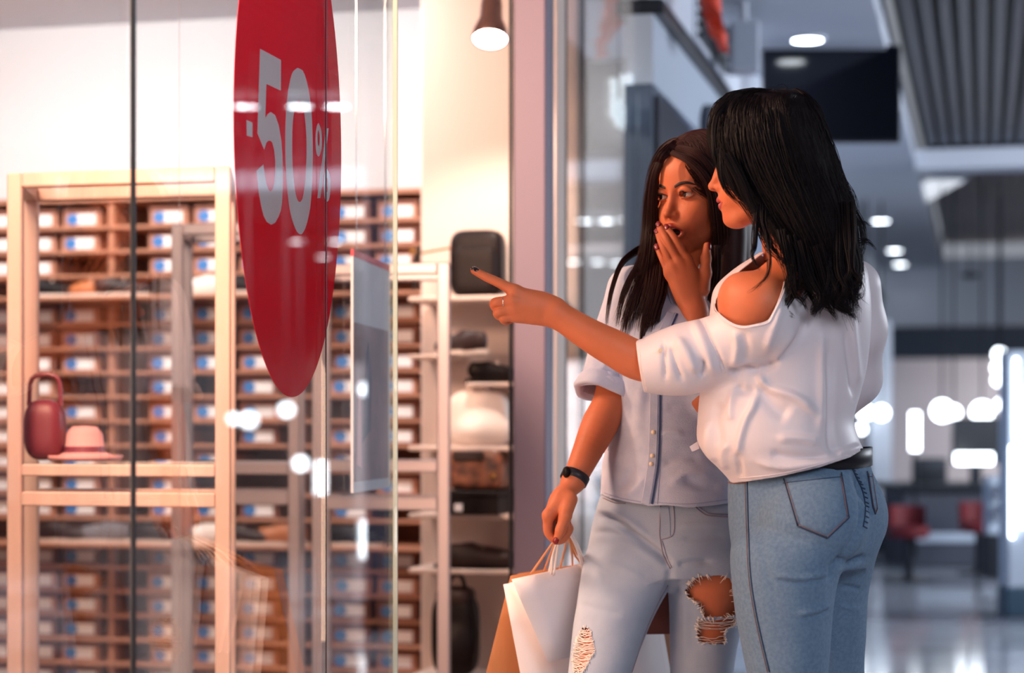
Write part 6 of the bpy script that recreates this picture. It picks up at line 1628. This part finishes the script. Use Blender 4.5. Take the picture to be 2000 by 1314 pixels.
# wisps across the cheek and at the brow
loose([(1420, 200, 3.63), (1400, 225, 3.62), (1394, 260, 3.62), (1396, 300, 3.61), (1402, 335, 3.61)], 50, (.006, .005, .004), r=.0007)
loose([(1430, 195, 3.64), (1404, 214, 3.63), (1388, 240, 3.63), (1386, 262, 3.63)], 26, (.005, .004, .002), r=.0006)
loose([(1408, 300, 3.60), (1412, 350, 3.60), (1428, 380, 3.605), (1450, 402, 3.61)], 30, (.006, .006, .003), r=.0006)
loose([(1412, 300, 3.60), (1424, 345, 3.60), (1442, 378, 3.60), (1462, 398, 3.60)], 60, (.007, .008, .006), r=.0006)
loose([(1420, 300, 3.59), (1446, 350, 3.59), (1462, 390, 3.59), (1480, 430, 3.59)], 60, (.010, .010, .008), r=.0006)
loose([(1404, 290, 3.61), (1404, 330, 3.61), (1412, 362, 3.61), (1424, 385, 3.612)], 14, (.004, .004, .002), r=.0006)
# long wavy ends down the back and over the bare shoulder
for pts, n, sp in (([(1486, 400, 3.60), (1488, 440, 3.585), (1502, 480, 3.565), (1524, 505, 3.555), (1540, 540, 3.56)], 40, (.012, .010, .003)),
                   ([(1478, 400, 3.60), (1476, 440, 3.58), (1472, 480, 3.56), (1470, 500, 3.55), (1484, 530, 3.545)], 24, (.010, .006, .002)),
                   ([(1490, 430, 3.59), (1500, 480, 3.555), (1500, 530, 3.535), (1480, 560, 3.535), (1456, 572, 3.54)], 12, (.008, .004, .002)),
                   ([(1520, 450, 3.58), (1535, 520, 3.56), (1540, 560, 3.56), (1530, 600, 3.575)], 26, (.012, .008, .003)),
                   ([(1540, 460, 3.58), (1552, 530, 3.575), (1548, 570, 3.58), (1534, 604, 3.585), (1552, 622, 3.585)], 30, (.014, .008, .003)),
                   ([(1560, 470, 3.58), (1580, 540, 3.58), (1600, 580, 3.58), (1590, 606, 3.58), (1582, 616, 3.58)], 50, (.016, .010, .003)),
                   ([(1590, 480, 3.58), (1608, 540, 3.585), (1614, 580, 3.585), (1598, 600, 3.585), (1586, 618, 3.585)], 60, (.018, .010, .003)),
                   ([(1600, 500, 3.59), (1626, 560, 3.59), (1634, 590, 3.59), (1656, 606, 3.59), (1674, 626, 3.59)], 80, (.018, .011, .003)),
                   ([(1620, 480, 3.60), (1636, 550, 3.60), (1630, 580, 3.60), (1650, 600, 3.595), (1668, 608, 3.595)], 60, (.018, .011, .004)),
                   ([(1640, 470, 3.61), (1655, 530, 3.61), (1660, 560, 3.61), (1674, 580, 3.61), (1690, 572, 3.615)], 40, (.014, .009, .003)),
                   ([(1640, 430, 3.62), (1668, 490, 3.62), (1676, 530, 3.62), (1664, 570, 3.615), (1666, 596, 3.615)], 50, (.014, .010, .004)),
                   ([(1630, 360, 3.66), (1660, 400, 3.66), (1664, 430, 3.66), (1690, 434, 3.66), (1706, 446, 3.66)], 10, (.008, .005, .002)),
                   ([(1650, 430, 3.65), (1672, 465, 3.65), (1690, 470, 3.65), (1704, 478, 3.65), (1711, 490, 3.65)], 12, (.008, .005, .001)),
                   ([(1616, 300, 3.68), (1640, 345, 3.68), (1660, 380, 3.68), (1672, 410, 3.68), (1672, 440, 3.68)], 30, (.006, .010, .004)),
                   ([(1618, 330, 3.66), (1650, 390, 3.66), (1676, 440, 3.66), (1682, 480, 3.66), (1676, 510, 3.66)], 50, (.010, .012, .006)),
                   ([(1600, 560, 3.60), (1606, 590, 3.595), (1626, 610, 3.59), (1634, 628, 3.59)], 24, (.010, .006, .002)),
                   ([(1548, 520, 3.57), (1552, 570, 3.575), (1570, 590, 3.575), (1580, 612, 3.578)], 20, (.010, .005, .002))):
    loose(pts, n, sp, r=.0008, wave=.002, wfreq=2.0)
for i in range(34):     # curling separate ends below the mass
    t = rh.uniform(0.1, 1); x = 1530+t*146; y = np.interp(t, [0, .5, 1], [500, 545, 520]); s = rh.choice([-1, 1]); L = rh.uniform(50, 92); Yd = 3.585+rh.uniform(-.006, .02)
    loose([(x-10, y-130, Yd+.03), (x-6, y-60, Yd+.008), (x+s*5, y, Yd), (x-s*7, y+L*.4, Yd-.004), (x+s*6, y+L*.7, Yd), (x+s*16+rh.uniform(-4, 10), y+L, Yd)], int(rh.uniform(10, 26)), (.010, .006, .002), r=.0008, wave=.003, wfreq=1.6)
for i in range(14):     # loose strands off the back
    y = 330+i*14; x = np.interp(y, [300, 400, 470, 540], [1612, 1648, 1668, 1672]); s = rh.uniform(8, 30)
    loose([(x-14, y-40, 3.67), (x+2, y, 3.67), (x+s*.5, y+30, 3.67), (x+s*.7, y+62, 3.67), (x+s*.4, y+100, 3.67)], 5, (.006, .006, .004), r=.0005, wave=.003)
# fine flyaways on the crown
for i in range(16):
    x = 1400+i*11.5; y = np.interp(x, [1400, 1430, 1480, 1540, 1574, 1600], [222, 196, 180, 178, 196, 240])
    loose([(x+14, y+22, 3.70), (x, y+2, 3.69), (x-12, y-4+rh.uniform(-4, 2), 3.69), (x-24, y+3+rh.uniform(-3, 5), 3.69)], 7, (.010, .008, .008), r=.0004)
C = np.vstack([c if c.shape[1] == 24 else np.stack([catmull(x, 24) for x in c]) for c in Cs]); R = np.vstack(Rs)
C = push_loft(C, px_sec(rowsB), rh)
V, Q = strands(C, R); tag(obj('hair_strands', V, Q, M_hairB, hb, smooth=True), kind='stuff')

# ------------------------------------------------------------------ the paper bags in her hand
M_paperw = mat('white_kraft_paper', (232, 222, 224), 0.6, var=0.03, vscale=6, bump=0.05, bscale=40)
M_paperb = mat('brown_kraft_paper', (156, 98, 58), 0.65, var=0.10, vscale=18, bump=0.1, bscale=60, stretch=(1, 1, .3))
def paper_bag(label, quad, depth, m, handles, hm, top_in=.012):
    """front quad tl,tr,br,bl as (px,py,Y); depth vector to the back panel"""
    tl, tr, br, bl = [at(*q) for q in quad]; d = np.array(depth, float); lo_ = min(br[2], bl[2])
    ctr = (tl+tr+br+bl)/4+d/2; t = thing('paper_bag', (ctr[0], ctr[1], lo_), label, 'bag', 'paper bags hanging from her hand')
    up = np.array([0, 0, 1.0]); n = 5
    def panel(a, b, c, e, bulge):      # sheet between four corners with a soft bulge
        V = []; Fs = []
        nn = np.cross(b-a, e-a); nn /= np.linalg.norm(nn)+1e-9
        for i in range(n):
            for j in range(n):
                u, v = i/(n-1), j/(n-1); V.append((a*(1-u)+b*u)*(1-v)+(e*(1-u)+c*u)*v+nn*bulge*math.sin(math.pi*u)*math.sin(math.pi*v))
        for i in range(n-1):
            for j in range(n-1): Fs.append((i*n+j, (i+1)*n+j, (i+1)*n+j+1, i*n+j+1))
        V, T = thicken(np.array(V), np.array(Fs), .0007); return V, T
    f = panel(tl, tr, br, bl, .004); obj('front_panel', *f, m, t, smooth=False)
    f = panel(tr+d, tl+d, bl+d, br+d, .004); obj('back_panel', *f, m, t)
    for a, b in ((tl, bl), (tr, br)):
        am, bm = a+d*.5, b+d*.5; sgn = 1 if a is tl else -1; inn = (tr-tl)/np.linalg.norm(tr-tl)*.012*sgn
        mb = MB()
        for p0, p1, q0, q1 in ((a, am+inn, b, bm+inn*.3), (am+inn, a+d, bm+inn*.3, b+d)):
            V, T = panel(p0, p1, q1, q0, 0); mb.add(V, [tuple(x) for x in T])
        mb.obj('gusset', m, t)
    V, T = panel(bl, br, br+d, bl+d, 0); obj('base', V, T, m, t)
    for L in handles:
        MB().tube(catmull(np.array([at(*q) for q in L]), 24), .0023, 8).obj('handle', hm, t, smooth=True)
    return t
M_cord = mat('white_paper_cord', (240, 228, 224), 0.6); M_cordb = mat('brown_paper_cord', (206, 140, 92), 0.6)
G = 4.045     # where the closed fingers carry the cords
paper_bag('small white paper bag in front, topmost of the bags in her hand', [(999, 1131, 4.13), (1176, 1093, 4.27), (1176, 1268, 4.28), (1070, 1293, 4.18)], (.012, .030, 0), M_paperw,
          [[(1077, 1122, 4.16), (1080, 1085, 4.12), (1088, 1058, G), (1096, 1041, G-.01), (1110, 1040, G), (1126, 1070, 4.13), (1138, 1110, 4.19)], [(1082, 1122, 4.19), (1087, 1085, 4.15), (1092, 1058, G+.02), (1098, 1040, G+.01), (1113, 1041, G+.02), (1131, 1070, 4.16), (1142, 1108, 4.23)]], M_cord)
paper_bag('large white paper bag with a side fold behind the small white one', [(983, 1141, 4.175), (1262, 1094, 4.36), (1318, 1420, 4.40), (1040, 1440, 4.22)], (.014, .050, 0), M_paperw,
          [[(1068, 1140, 4.24), (1078, 1090, 4.18), (1091, 1052, G+.02), (1099, 1040, G+.025), (1116, 1048, G+.04), (1150, 1110, 4.28)]], M_cord)
paper_bag('large brown kraft paper bag hanging behind the white bags', [(997, 1124, 4.245), (1318, 1075, 4.46), (1345, 1450, 4.48), (915, 1450, 4.25)], (.016, .060, 0), M_paperb,
          [[(1036, 1122, 4.25), (1062, 1085, 4.18), (1087, 1050, G+.02), (1098, 1038, G+.03), (1110, 1046, G+.04), (1117, 1080, 4.18), (1118, 1116, 4.29)],
           [(1060, 1122, 4.31), (1074, 1085, 4.2), (1090, 1050, G+.04), (1100, 1040, G+.045), (1108, 1046, G+.05), (1100, 1085, 4.2), (1092, 1116, 4.32)]], M_cordb)
paper_bag('small dark brown paper bag seen between the legs of the pale ripped jeans', [(1186, 1100, 4.272), (1334, 1084, 4.31), (1326, 1237, 4.315), (1204, 1239, 4.275)], (.004, .024, 0), mat('dark_brown_paper', (110, 54, 44), 0.65, bump=0.1, bscale=50),
          [[(1205, 1103, 4.285), (1165, 1108, 4.27), (1132, 1088, 4.2), (1112, 1048, G+.05), (1106, 1040, G+.055), (1128, 1092, 4.22), (1160, 1112, 4.29), (1200, 1106, 4.295)]], M_cordb)
